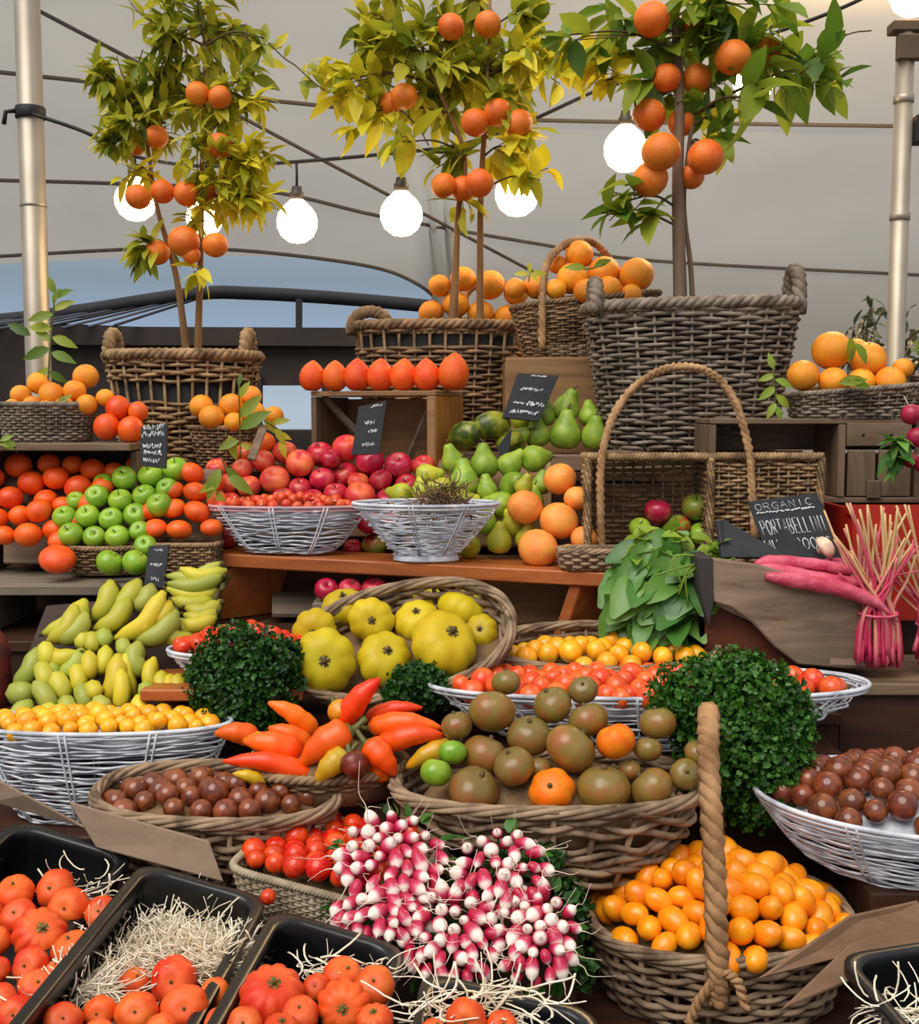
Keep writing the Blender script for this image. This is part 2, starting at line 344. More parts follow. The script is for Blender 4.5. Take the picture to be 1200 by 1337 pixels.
def spawn(k, p, r, rot=None, label=None, cat=None, group=None, parent=None, parts=True, scale=None):
    me, ps = FR[k]; nm = NICE.get(k, k)
    o = link(nm, me, parent); o.location = p; s = scale or (r, r, r); o.scale = s
    o.rotation_euler = rot if rot is not None else rnd_rot()
    if label: o['label'] = label
    if cat and parent is None: o['category'] = cat
    if group: o['group'] = group
    if parts:
        for n, pm in ps: link(n, pm, o)
    return o
def relax(P, R, it=40, k=.97, w=None):
    P = np.array([tuple(p) for p in P], float); R = np.asarray(R, float)
    w = np.array([1, 1, .6]) if w is None else np.array(w)
    for _ in range(it):
        D = P[:, None]-P[None]; L = np.linalg.norm(D, axis=2)+np.eye(len(P))*9
        ov = np.maximum(0, k*(R[:, None]+R[None])-L)
        if ov.max() < 1e-4: break
        P += ((D/L[..., None])*ov[..., None]*.5*w).sum(1)*.8
    return P
ADJ = {'green_tomato': 'bright green tomato', 'orange_tomato': 'orange tomato', 'nectarine': 'orange-red nectarine', 'red_apple': 'dark pink-red apple', 'mixed_apple': 'half green, half red apple', 'green_apple': 'green apple',
       'pear': 'green pear', 'yellow_pear': 'yellow-green pear', 'mandarin': 'orange mandarin', 'ribbed_tomato': 'ribbed orange heirloom tomato'}
ODD = {'rustic basket in the centre': ('green_tomato', 'orange_tomato'), 'pink-red heap behind the wire bowls': ('nectarine', 'red_apple', 'mandarin'), 'pile behind the second wire bowl': ('pear', 'yellow_pear'),
       'inside the arched basket': ('red_apple', 'mixed_apple', 'green_apple'), 'bench top behind the wire bowls': ('nectarine', 'mixed_apple'), 'pile left of the arched basket': ('yellow_pear',), 'upper group under the slate': ('yellow_pear',),
       'leftmost black crate': ('ribbed_tomato',), 'third black crate beside the radishes': ('ribbed_tomato',)}
HEAPS = []     # (objects, phrase for one of them, where the heap is)
class Heap:
    def __init__(s, phrase, where, cat, group): s.o = []; s.phrase, s.where, s.cat, s.group = phrase, where, cat, group; s.odd = ODD.get(where, ()); HEAPS.append(s)
    def add(s, k, p, r, **kw):
        o = spawn(k, p, r, cat=s.cat, group=s.group, **kw); s.o.append(o)
        if k in ADJ and k in s.odd: o['adj'] = ADJ[k]
        return o
def heap(k, pts, Yf, phrase, where, cat, group, face=None, lean=.5, parts=True, it=40, sz=1.0, rot=None, H=None, w=None, rs=1.0):
    """pts: (px, py, radius in px[, kind]) of each fruit, Yf(px, py): how far back in the pile it lies"""
    H = H or Heap(phrase, where, cat, group)
    P = [at(a[0], a[1], Yf(a[0], a[1])) for a in pts]; R = [rs*a[2]*mpp(a[1], Yf(a[0], a[1])) for a in pts]
    P = relax(P, R, it, w=w)
    for a, p, r in zip(pts, P, R):
        kk = a[3] if len(a) > 3 and a[3] else k
        H.add(kk, p, r, rot=a[4] if len(a) > 4 else (rot() if rot else rnd_rot(lean, face)), parts=parts, scale=None if sz == 1 else (r, r, r*sz))
    return H
def dome(k, c, a, b, h, r, phrase, where, cat, group, keep=1.0, jit=.25, lean=3, rv=.12, power=1.0, front=None, parts=False, kinds=None, H=None, th=0, nq=2, sp=2.02):
    """fruit heaped over an ellipse c=(x, y, rim z), half axes a, b, crown height h"""
    H = H or Heap(phrase, where, cat, group)
    dx = sp*r; dy = dx*.87; P = []
    for j in range(-int(b/dy)-1, int(b/dy)+2):
        for i in range(-int(a/dx)-1, int(a/dx)+2):
            x = (i+.5*(j % 2))*dx+U(-jit, jit)*r; y = j*dy+U(-jit, jit)*r
            q = abs(x/a)**nq+abs(y/b)**nq
            if q > 1 or random.random() > keep: continue
            ct, st = cos(th), sin(th)
            P.append((c[0]+x*ct-y*st, c[1]+x*st+y*ct, c[2]+h*(1-q**power)+U(-.2, .35)*r))
    R = [r*U(1-rv, 1+rv) for _ in P]; P = relax(P, R, 30)
    ct, st = cos(th), sin(th)
    for p in P:      # keep what rolled over the rim inside it
        x, y = p[0]-c[0], p[1]-c[1]; u, v = (x*ct+y*st)/a, (-x*st+y*ct)/b; q = abs(u)**nq+abs(v)**nq
        if q > 1.0: f = q**(-1/nq); p[0], p[1] = c[0]+x*f, c[1]+y*f
        p[2] = max(p[2], c[2])
    for p, rr in zip(P, R): H.add(random.choice(kinds) if kinds else k, p, rr, rot=rnd_rot(lean), parts=parts)
    return H
def mound(parent, name, a, b, h, z, mat, seg=28, r0=0.0):
    """packing under a heap, a low dome that carries the fruit"""
    mb = MB(); prof = [(1.0, -.03/max(h, .01)), (1.0, 0)]+[(cos(t), sin(t)) for t in np.linspace(.15, pi/2-.02, 6)]
    mb.lathe([(p[0], p[1]) for p in prof], seg, lambda r, zz, t: (1, zz) if False else (r*1.0, zz*h))
    for v in mb.v: v[:, 0] *= a; v[:, 1] *= b; v[:, 2] += z
    return obj(name, mb, mat, parent)

# ------------------------------------------------------------------ baskets
def outline(a, b, n=2.0, N=64):
    t = np.linspace(0, 2*pi, 2000, endpoint=False)
    x = a*np.sign(np.cos(t))*np.abs(np.cos(t))**(2/n); y = b*np.sign(np.sin(t))*np.abs(np.sin(t))**(2/n)
    d = np.hypot(np.diff(np.append(x, x[0])), np.diff(np.append(y, y[0]))); L = np.concatenate([[0], np.cumsum(d)])
    s = np.linspace(0, L[-1], N, endpoint=False)
    X = np.interp(s, L, np.append(x, x[0])); Y = np.interp(s, L, np.append(y, y[0]))
    T = np.stack([np.roll(X, -1)-np.roll(X, 1), np.roll(Y, -1)-np.roll(Y, 1)], 1); T /= np.linalg.norm(T, axis=1, keepdims=True)
    return np.stack([X, Y], 1), np.stack([T[:, 1], -T[:, 0]], 1)
def wicker(name, label, cat, loc, a, b, h, mat, flare=.8, n=2.2, rows=12, stakes=28, rs=.0045, rim=.010, irr=.15, rot=(0, 0, 0), bulge=1.0, band=None,
           stake_r=None, group=None, rimturns=None, wave=1, zf=None, two=False):
    """woven basket: weavers pass in and out of the upright stakes, plaited rim on top. loc is the middle of its base"""
    root = thing(name, label, cat, loc, rot, group); rustic = mat == 'wicker_rustic'
    stakes += stakes % 2; N = stakes*4; m = M[mat]; amp = rs*1.05
    zf = zf or (lambda x, y: 0.0)
    def ring(t):
        s = flare+(1-flare)*t**bulge; p, nn = outline(a, b, n, N); return p*s, nn
    mb = MB(); ph = np.arange(N)*2*pi/N
    for i in range(rows):
        t = (i+.6)/rows
        if band and band[0] < t < band[1]: continue
        for dbl in ((-.3, .3) if two else (0,)):
            p, nn = ring(t); off = amp*np.cos(ph*stakes/2/wave+pi*((i) % 2)+U(-.3, .3)*irr)
            z = t*h+dbl*h/rows+irr*h/rows*(np.sin(ph*random.randint(1, 4)+U(0, 6))*.7+np.sin(ph*random.randint(5, 11)+U(0, 6))*.5)
            q = p+nn*off[:, None]
            zz = z+np.array([zf(x, y)*tt for (x, y), tt in zip(p, np.full(N, t))])
            mb.tube(np.column_stack([q, zz]), rs*(.55 if two else .9)*U(.85, 1.15), 5, True)
    obj('woven_body', mb, m, root)
    sb = MB(); p0, _ = ring(0); p1, _ = ring(1.0); pm, _ = ring(.5)
    for k in range(0, N, 4):
        sb.tube([(*p0[k], 0), (*pm[k], h*.5+zf(*pm[k])*.5), (*p1[k], h+zf(*p1[k]))], stake_r or rs*.8, 5)
    obj('upright_stakes', sb, m, root)
    bb = MB(); p, _ = ring(0); nb = len(p)
    bb.add(np.vstack([np.column_stack([p, np.full(nb, .002)]), [[0, 0, .002]], np.column_stack([p, np.full(nb, -.003)]), [[0, 0, -.003]]]),
           [[k, (k+1) % nb, nb] for k in range(nb)]+[[nb+1+(k+1) % nb, nb+1+k, 2*nb+1] for k in range(nb)]+[[k, nb+1+k, nb+1+(k+1) % nb, (k+1) % nb] for k in range(nb)])
    obj('base', bb, m, root)
    if rim:
        p, nn = outline(a, b, n, max(120, N)); rb = MB()
        P = np.column_stack([p, np.array([h+zf(x, y) for x, y in p])])
        rb.rope(P, rim*.55, rim*(.42 if rustic else .58), 5 if rustic else 3, rimturns or (5 if rustic else max(10, int(stakes*.7))), True)
        obj('plaited_rim', rb, m, root)
    return root
def ear(root, x, y, z, w, hh, R, mat, along='x', tilt=0):
    """loop handle standing on the rim"""
    P = []
    for k in range(22):
        t = pi*k/21
        u = w*cos(t)*(1+.12*sin(t)); v = hh*sin(t)**.8
        P.append((x+(u if along == 'x' else 0)+tilt*v*(along != 'x'), y+(u if along == 'y' else 0)+tilt*v*(along == 'x')*0, z+v))
    mb = MB().rope(P, R*.5, R*.62, 3, 4); return obj('loop_handle', mb, M[mat], root)
def wire_bowl(name, label, loc, a, b, h, flare=.55, rows=18, ribs=10, rw=.0016, rot=(0, 0, 0), n=2.0, bulge=.75, mat='wire', rimmat=None, group=None, foot=0, irr=.35):
    root = thing(name, label, 'basket', loc, rot, group); N = 96; ph = np.arange(N)*2*pi/N
    def ring(t):
        s = flare+(1-flare)*t**bulge; p, nn = outline(a, b, n, N); return p*s, nn
    mb = MB()
    rows = int(rows*1.12)
    for i in range(rows):
        t = (i+.3)/rows; p, nn = ring(t)
        z = t*h+irr*h/rows*(np.sin(ph*random.randint(1, 3)+U(0, 6))+.8*np.sin(ph*random.randint(3, 8)+U(0, 6)))
        mb.tube(np.column_stack([p+nn*(rw*1.2*np.cos(ph*ribs+pi*(i % 2)))[:, None], z]), rw*U(.8, 1.3), 5, True)
    obj('wire_weave', mb, M[mat], root)
    rb = MB(); ribs = max(6, int(ribs*.6))
    for k in range(ribs):
        i = int(N*k/ribs)
        for d in (0, 1):
            pts = []
            for t in np.linspace(0, 1, 7):
                p, nn = ring(t); pts.append((*(p[(i+d) % N]+nn[(i+d) % N]*rw*1.5), t*h))
            rb.tube(pts, rw*1.1, 5)
    obj('wire_ribs', rb, M[mat], root)
    tb = MB(); p, _ = ring(1); tb.tube(np.column_stack([p, np.full(N, h)]), rw*2.2, 6, True); tb.tube(np.column_stack([p*.99, np.full(N, h-rw*4)]), rw*1.6, 6, True)
    obj('rim', tb, M[rimmat or mat], root)
    bb = MB(); p, _ = ring(0)
    for s in (1, .75, .5, .25): bb.tube(np.column_stack([p*s, np.full(N, .002)]), rw*1.3, 5, True)
    for k in range(8):
        q = p[int(N*k/8)]; bb.tube([(*q, .003), (0, 0, .003)], rw*1.2, 5)
    obj('base', bb, M[mat], root)
    if foot:
        fb = MB()
        for i in range(5): fb.tube(np.column_stack([p*(1+.01*i), np.full(N, -foot*i/4)]), rw*1.4, 5, True)
        obj('foot_ring', fb, M[mat], root)
    return root
def handle(root, pts, R, mat, turns=14, name='arched_handle', r=.6):
    mb = MB().rope(pts, R*.5, R*r, 3, turns); return obj(name, mb, M[mat], root)
def spline(pts, n=30):
    P = [Vector(p) for p in pts]; Q = [P[0]*2-P[1]]+P+[P[-1]*2-P[-2]]; out = []
    seg = len(P)-1
    for i in range(n+1):
        u = i/n*seg; k = min(int(u), seg-1); t = u-k; a, b, c, d = Q[k:k+4]
        out.append(.5*((2*b)+(c-a)*t+(2*a-5*b+4*c-d)*t*t+(3*b-a-3*c+d)*t**3))
    return out

# ------------------------------------------------------------------ leaves, strands, boards
def leaf(mb, p, d, L, W, up=None, fold=.25, curl=.3, prof=((0, .04), (.2, .72), (.45, 1), (.72, .72), (1, .02))):
    """one pointed leaf with a folded midrib from p along d"""
    d = Vector(d).normalized(); up = Vector(up or (U(-.5, .5), U(-.5, .5), 1)); s = d.cross(up)
    if s.length < 1e-3: s = d.cross(Vector((1, 0, .1)))
    s.normalize(); nn = s.cross(d).normalized(); V = []
    for t, w in prof:
        c = Vector(p)+d*(L*t)-nn*(curl*L*t*t)
        V += [c-s*(W*.5*w)+nn*(fold*W*w*.5), c, c+s*(W*.5*w)+nn*(fold*W*w*.5)]
    Q = []
    for k in range(4): Q += [[3*k, 3*k+3, 3*k+4, 3*k+1], [3*k+1, 3*k+4, 3*k+5, 3*k+2]]
    mb.add([tuple(v) for v in V], Q, getattr(mb, 'cur', 0))
def rvec():
    v = Vector((random.gauss(0, 1), random.gauss(0, 1), random.gauss(0, 1))); return v.normalized()
def strands(name, label, c, rx, ry, rz, n, L, r, mat, cat='wood wool', dome_=True, parent=None):
    mb = MB(); c = Vector(c)
    for _ in range(n):
        v = rvec()*(random.random()**.4); p = c+Vector((v.x*rx, v.y*ry, abs(v.z)*rz if dome_ else v.z*rz))
        d = rvec(); d.z *= .5; k = rvec(); pts = []
        for i in range(7):
            pts.append(tuple(p)); p = p+d*(L/6)*U(.7, 1.2); d = (d+k*.35+rvec()*.2).normalized()
        mb.tube(pts, r*U(.7, 1.3), 4, flat=.5)
    o = obj(name, mb, M[mat], parent, True)
    if parent is None: tag(o, label, cat, None, 'stuff')
    return o
def curly(name, label, blobs, n, size, matname, stem_to=None, stems=30):
    """bunch of curly parsley: blobs = (centre, rx, ry, rz)"""
    c0 = Vector(blobs[0][0]); root = thing(name, label, 'parsley', c0)
    mb = MB(); st = MB()
    tot = sum(b[1]*b[3] for b in blobs)
    for (c, rx, ry, rz) in blobs:
        c = Vector(c)-c0
        for _ in range(int(n*rx*rz/tot)):
            v = rvec(); q = U(.7, 1.1) if random.random() < .85 else U(.3, .8)
            bump = 1+.16*sin(7*v.x+3)*sin(6*v.z+1)*cos(5*v.y)+.07*sin(15*v.x+9*v.z)
            p = c+Vector((v.x*rx, v.y*ry, v.z*rz))*q*bump
            ax = (v+rvec()*.7).normalized(); s = ax.orthogonal().normalized(); t = ax.cross(s); R = size*U(.6, 1.25); V = [tuple(p-ax*R*.4)]
            for k in range(7):
                a = 2*pi*k/7+U(-.3, .3); rr = R*U(.55, 1.15); V.append(tuple(p+(s*cos(a)+t*sin(a))*rr+ax*U(-.5, .6)*R))
            mb.add(V, [[0, k+1, (k+1) % 7+1] for k in range(7)])
    if stem_to is not None:
        e = Vector(stem_to)-c0
        for _ in range(stems):
            b = random.choice(blobs); v = rvec(); p = Vector(b[0])-c0+Vector((v.x*b[1], v.y*b[2], v.z*b[3]))*.8
            st.tube(spline([tuple(p), tuple((p+e)*.5+rvec()*.01), tuple(e+rvec()*.006)], 6), .0012, 4)
        obj('stems', st, M['parsley_light'], root)
    obj('curled_leaves', mb, M[matname], root, False if False else True); return root
def board(name, label, cat, quad, th, mat, group=None, bevel=.002, n=None):
    """flat board from its four front corners, thickness th behind it"""
    q = [Vector(p) for p in quad]; nn = (q[1]-q[0]).cross(q[3]-q[0]).normalized()
    if nn.y < 0: nn = -nn
    c = sum(q, Vector())/4; mb = MB().prism([tuple(p-c) for p in q], tuple(nn*th))
    o = obj(name, mb, M[mat], None, False, bevel); o.location = c
    return tag(o, label, cat, group) if label else o
def chalkboard(label, quad, lines=None, seed=1, name='chalkboard_sign', group='chalkboard signs'):
    """slate with chalk strokes; quad: top left, top right, bottom right, bottom left. lines: (u, v, width, height, text or None)"""
    q = [Vector(p) for p in quad]; c = sum(q, Vector())/4; nn = (q[1]-q[0]).cross(q[3]-q[0]).normalized()
    if nn.y > 0: nn = -nn
    root = thing(name, label, 'sign', c, group=group)
    obj('slate', MB().prism([tuple(p-c) for p in q], tuple(-nn*.005)), M['slate'], root, False, .0008)
    def uv(u, v): return lerp(lerp(q[0], q[1], u), lerp(q[3], q[2], u), v)-c+nn*.0012
    mb = MB(); rn = random.Random(seed)
    for (u, v, w, h, tx) in lines or ():
        if tx is None:
            x = u; 
            while x < u+w:
                lw = .05*rn.uniform(.6, 1.3); pts = []
                for k in range(5): pts.append(tuple(uv(x+lw*k/4, v+h*(rn.random()-.5))))
                mb.tube(pts, (q[1]-q[0]).length*.012, 4); x += lw*1.25
        else:
            x = u; cw = w/max(1, len(tx))
            for ch in tx:
                for st in GLYPH.get(ch, ()):
                    mb.tube([tuple(uv(x+cw*.82*gx, v+h*(1-gy))) for gx, gy in st], (q[1]-q[0]).length*(.0075 if h > .1 else .005), 4)
                x += cw
    if mb.v: obj('chalk_lettering', mb, M['chalk'], root)
    return root
GLYPH = {'O': [[(.5, 1), (.1, .8), (.05, .4), (.3, 0), (.7, 0), (.95, .4), (.9, .8), (.5, 1)]], 'R': [[(.1, 0), (.1, 1), (.7, 1), (.85, .75), (.7, .5), (.1, .5)], [(.4, .5), (.9, 0)]],
         'G': [[(.9, .85), (.5, 1), (.1, .7), (.1, .3), (.5, 0), (.9, .15), (.9, .5), (.6, .5)]], 'A': [[(.05, 0), (.5, 1), (.95, 0)], [(.25, .4), (.75, .4)]], 'N': [[(.1, 0), (.1, 1), (.9, 0), (.9, 1)]],
         'I': [[(.5, 0), (.5, 1)]], 'C': [[(.9, .85), (.5, 1), (.1, .7), (.1, .3), (.5, 0), (.9, .15)]], 'P': [[(.1, 0), (.1, 1), (.75, 1), (.9, .75), (.75, .5), (.1, .5)]],
         'T': [[(.05, 1), (.95, 1)], [(.5, 1), (.5, 0)]], 'B': [[(.1, 0), (.1, 1), (.7, 1), (.8, .75), (.6, .52), (.1, .52)], [(.6, .52), (.9, .25), (.7, 0), (.1, 0)]], 'E': [[(.9, 1), (.1, 1), (.1, 0), (.9, 0)], [(.1, .5), (.7, .5)]],
         'L': [[(.1, 1), (.1, 0), (.85, 0)]], 'M': [[(.05, 0), (.1, 1), (.5, .35), (.9, 1), (.95, 0)]], 'S': [[(.9, .85), (.5, 1), (.12, .78), (.5, .5), (.9, .25), (.5, 0), (.1, .15)]], 'U': [[(.1, 1), (.1, .3), (.5, 0), (.9, .3), (.9, 1)]],
         'H': [[(.1, 0), (.1, 1)], [(.9, 0), (.9, 1)], [(.1, .5), (.9, .5)]], 'K': [[(.1, 0), (.1, 1)], [(.9, 1), (.1, .45), (.9, 0)]]}
# ================================================================== THE PLACE
cam = bpy.data.cameras.new('camera'); cam.sensor_fit = 'HORIZONTAL'; cam.sensor_width = 36; cam.lens = 36*F/1200
camo = link('camera', cam); camo.location = (0, 0, CZ); camo.rotation_euler = (radians(90)-TILT, 0, 0); SC.camera = camo
cam.clip_end = 200
vs = SC.view_settings; SC.display_settings.display_device = 'sRGB'
vs.view_transform = 'Standard'; vs.look = 'None'; vs.gamma = 1; vs.exposure = 0.0; vs.use_curve_mapping = False
SC.cycles.use_denoising = True; SC.cycles.max_bounces = 6; SC.cycles.diffuse_bounces = 3; SC.cycles.transparent_max_bounces = 4
try: SC.cycles.denoiser = 'OPENIMAGEDENOISE'
except Exception: pass
SC.cycles.sample_clamp_indirect = 4
# pale overcast sky, bluer and dimmer low down
w = bpy.data.worlds.new('sky'); SC.world = w; w.use_nodes = True; t = w.node_tree; bg = t.nodes['Background']
tc = t.nodes.new('ShaderNodeTexCoord'); sp = t.nodes.new('ShaderNodeSeparateXYZ'); rp = t.nodes.new('ShaderNodeValToRGB')
t.links.new(tc.outputs['Generated'], sp.inputs[0]); t.links.new(sp.outputs[2], rp.inputs[0]); t.links.new(rp.outputs[0], bg.inputs[0])
e = rp.color_ramp.elements; e[0].position = 0; e[0].color = (.62, .74, .86, 1); e[1].position = .6; e[1].color = (1.0, .98, .95, 1)
x = e.new(.07); x.color = (.42, .56, .74, 1); x = e.new(.11); x.color = (.34, .44, .54, 1); x = e.new(.3); x.color = (.85, .88, .9, 1)
bg.inputs[1].default_value = 0.72
sun = bpy.data.lights.new('sun', 'SUN'); sun.energy = 2.9; sun.angle = radians(50); sun.color = (1, .95, .88)
so = link('sun', sun); so.rotation_euler = Vector((.42, .72, -1.15)).to_track_quat('-Z', 'Y').to_euler(); so.location = (-2, -3, 6)

gm = plain('grey_paving', (74, 70, 66), .85, 0, .3, 3, bump=.3)
struct('floor', MB().box((0, 20, -.05), (60, 60, .1)), gm)
# marquee canopy behind the stall: roof running up towards us, its side wall coming down on the right
CPY = [-260, 0, 200, 345, 420, 900]; CY = [3.7, 5.2, 6.8, 8.0, 8.3, 8.5]
def cY(py): return float(np.interp(py, CPY, CY))
NTc = NT('marquee_fabric'); tcx = objvec(NTc, rnd=False); nz = NTc.n('ShaderNodeTexNoise', Scale=.9, Detail=3.0); NTc.l(tcx, nz.inputs['Vector'])
cc = NTc.ramp(nz.outputs['Fac'], [(.3, lin((206, 204, 200))), (.7, lin((218, 215, 208)))]); NTc.l(cc, NTc.b.inputs['Base Color']); NTc.b.inputs['Roughness'].default_value = .9
NTc.b.inputs['Specular IOR Level'].default_value = .1
tr = NTc.n('ShaderNodeBsdfTranslucent'); NTc.l(cc, tr.inputs[0]); mx = NTc.n('ShaderNodeMixShader', Fac=.42)
NTc.l(NTc.b.outputs[0], mx.inputs[1]); NTc.l(tr.outputs[0], mx.inputs[2]); NTc.l(mx.outputs[0], NTc.out.inputs[0])
cb = MB(); xs = np.linspace(-6, 6, 121); rows = 40; V = []
for X in xs:
    px = 600+X/8.0*1500
    pe = float(np.interp(px, [-400, 0, 180, 330, 420, 500, 545, 575, 590], [352, 345, 336, 334, 338, 352, 372, 395, 780]))
    for k in range(rows):
        py = -260+(pe+260)*k/(rows-1); V.append((X, cY(py), CZ+slope(py)[0]*cY(py)))
cb.add(V, [[i*rows+k, i*rows+k+1, (i+1)*rows+k+1, (i+1)*rows+k] for i in range(len(xs)-1) for k in range(rows-1)])
struct('ceiling', cb, NTc.m, True, 'pale grey marquee canopy')
sm = plain('canopy_seam', (118, 108, 100), .8)
for k, (pts, r) in enumerate([([(-60, 88), (120, 107), (370, 133), (560, 151), (705, 157), (930, 161), (1260, 166)], .011), ([(-60, 234), (160, 240), (350, 250), (500, 283), (700, 318), (860, 341), (1260, 362)], .012),
                       ([(-60, 338), (180, 325), (300, 326), (420, 338), (500, 352), (545, 371), (573, 392)], .012)]):
    struct('trim_%d' % (k+1), MB().tube(spline([tuple(at(a, b, cY(b)-.03)) for a, b in pts], 40), r, 6), sm, True, 'seam rope along the canopy')
o = obj('guy_cable', MB().tube([tuple(at(20, -2, 5.0)), tuple(at(310, 150, 5.6)), tuple(at(700, 357, 6.6))], .009, 6), plain('grey_cable', (104, 96, 92), .7))
tag(o, 'long grey cable running diagonally below the canopy', 'cable')
# stall across the way
st = thing('market_stall', 'dark timber market stall with slatted roof beyond the orange trees', 'stall', (-2.5, 10, 0)); L0 = Vector((-2.5, 10, 0))
dk = plain('weathered_black_timber', (34, 33, 38), .8, 0, .3, 3); dk2 = plain('brown_black_boards', (46, 38, 34), .85, 0, .3, 2); sl = plain('blue_grey_slat', (70, 74, 88), .7)
def pt(px, py, Y): return tuple(at(px, py, Y)-L0)
obj('roof_beam', MB().tube(spline([pt(-60, 425, 9.2), pt(90, 408, 9.3), pt(250, 384, 9.5), pt(330, 383, 9.6), pt(450, 390, 9.7), pt(585, 402, 9.8)], 30), .055, 8), dk, st)
for k in range(11):
    f = k/10
    obj('roof_slat', MB().tube([pt(268-16*k, 387+1.6*k, 9.6), pt(150-34*k, 425+1.5*k, 8.8)], .022, 5, flat=.5), sl if k % 3 else dk, st)
obj('eaves_beam', MB().prism([pt(60, 426, 9), pt(500, 428, 9), pt(500, 452, 9), pt(60, 450, 9)], (0, .12, 0)), dk2, st, False)
obj('back_wall', MB().prism([pt(-120, 424, 9.1), pt(62, 422, 9.1), pt(530, 440, 9.1), pt(530, 503, 9.1), pt(385, 503, 9.1), pt(340, 503, 9.1), pt(338, 640, 9.1), pt(-120, 640, 9.1)], (0, .1, 0)), dk2, st, False)
obj('post', MB().prism([pt(386, 390, 9.05), pt(393, 390, 9.05), pt(393, 445, 9.05), pt(386, 445, 9.05)], (0, .08, 0)), dk, st, False)
obj('counter', MB().prism([pt(330, 562, 9.0), pt(620, 562, 9.0), pt(620, 700, 9.0), pt(330, 700, 9.0)], (0, .6, 0)), dk2, st, False)
for a in (332, 420, 600): obj('post', MB().prism([pt(a, 490, 9.05), pt(a+9, 490, 9.05), pt(a+9, 800, 9.05), pt(a, 800, 9.05)], (0, .08, 0)), dk, st, False)

def pole(px, py, Y, r, label, top):
    p = at(px, py, Y); root = thing('tent_pole', label, 'pole', (p.x, p.y, 0))
    obj('pipe', MB().tube([(0, 0, 0), (0, 0, 1), (0, 0, top)], r, 20), M['pole'], root); return root, p
lp, q = pole(43, 250, 3.4, .036, 'wide silver tent pole with black strap at left', 3.3)
z = at(43, 147, 3.4).z
obj('strap', MB().lathe([(.041, z-.018), (.0425, z-.016), (.0425, z+.013), (.041, z+.015)], 20).tube([(-.035, -.02, z), (-.06, -.03, z-.005), (-.066, -.03, z-.04)], .007, 6), M['black'], lp)
obj('joint_ring', MB().lathe([(.0365, 2.09), (.038, 2.092), (.038, 2.098), (.0365, 2.1)], 20), M['pole'], lp)
rp_, q = pole(1176, 250, 3.4, .026, 'slim silver pole with lamp bracket at right', at(1180, 38, 3.4).z)
for yy in (130, 283): z = at(1177, yy, 3.4).z; obj('joint_ring', MB().lathe([(.026, z-.012), (.029, z-.01), (.029, z+.01), (.026, z+.012)], 18), M['pole'], rp_)
z = at(1177, 170, 3.4).z; obj('clamp', MB().box((.055, 0, z), (.05, .05, .08)), M['black'], rp_, False, .004)
z = at(1180, 65, 3.4).z; obj('lamp_bracket', MB().box((.004, -.02, z), (.07, .03, .07)).box((.0, 0, at(1180, 32, 3.4).z-.01), (.09, .06, .03)), plain('brown_bracket', (96, 78, 60), .6, .3), rp_, False, .003)

# string of bulbs
BULB = emit('bulb_glow', (255, 222, 168), 13.0); sock = plain('bulb_socket', (66, 56, 50), .5)
sY = 3.36
sl_ = thing('string_light', 'black festoon cord with round glowing bulbs across the marquee', 'string lights', at(388, 212, sY)); S0 = at(388, 212, sY)
cord = [(43, 149), (110, 172), (177, 204), (267, 217), (390, 211), (524, 199), (600, 189), (675, 165), (775, 120), (817, 106), (900, 80), (985, 52), (1100, 10), (1200, -40)]
obj('cord', MB().tube(spline([tuple(at(a, b, sY)-S0) for a, b in cord], 80), .0055, 6), M['black'], sl_)
gl = MB().lathe([(.02, -1), (.42, -.92), (.78, -.64), (.97, -.22), (.99, .12), (.9, .45), (.68, .76), (.44, .98), (.34, 1.1), (.02, 1.12)], 20)
glm = gl.mesh('bulb', BULB); skm = MB().lathe([(.02, 1.06), (.34, 1.06), (.35, 1.45), (.27, 1.5), (.24, 1.75), (.02, 1.76)], 12).mesh('socket', sock)
for bx, by, br, cy in ((177, 262, 27, 204), (267, 285, 24, 217), (388, 291, 27, 211), (524, 281, 28, 199), (675, 254, 29, 165), (817, 196, 29, 106), (985, 104, 28, 52)):
    r = br*mpp(by, sY); b = link('bulb', glm, sl_); b.location = at(bx, by, sY)-S0; b.scale = (r, r, r*.98)
    s = link('socket', skm, b)
    obj('drop_wire', MB().tube([(0, 0, 1.7), (.02, 0, lerp(1.7, (by-cy)/br, .5)), (0, 0, (by-cy)/br)], .07, 5), M['black'], b)
r = 29*mpp(0, 3.4); lb = link('bulb', glm, rp_); lb.location = at(1191, -8, 3.4)-Vector(rp_.location); lb.scale = (r, r, r)
pl = bpy.data.lights.new('pole_lamp', 'POINT'); pl.energy = 120; pl.color = (1, .68, .32); pl.shadow_soft_size = .05
po = link('pole_lamp', pl); po.location = at(1185, -50, 4.5)

# shrubs beyond the right pole
sh = thing('shrub', 'dim leafy shrub growing behind the right pole', 'shrub', at(1150, 560, 3.8)); mb = MB(); tw = MB(); B0 = Vector(sh.location)
for k in range(16):
    a = at(1150, 540, 3.8)-B0; b = at(U(1105, 1215), U(390, 470), 3.8+U(-.1, .2))-B0; P = spline([a, lerp(a, b, .5)+Vector((U(-.05, .05), 0, .05)), b], 8); tw.tube(P, .003, 4)
    for j in range(3, 9):
        for _ in range(2): leaf(mb, P[j], rvec()+Vector((0, 0, -.3)), U(.035, .06), .02)
obj('foliage', mb, M['far_leaf'], sh); obj('twigs', tw, M['stem'], sh)

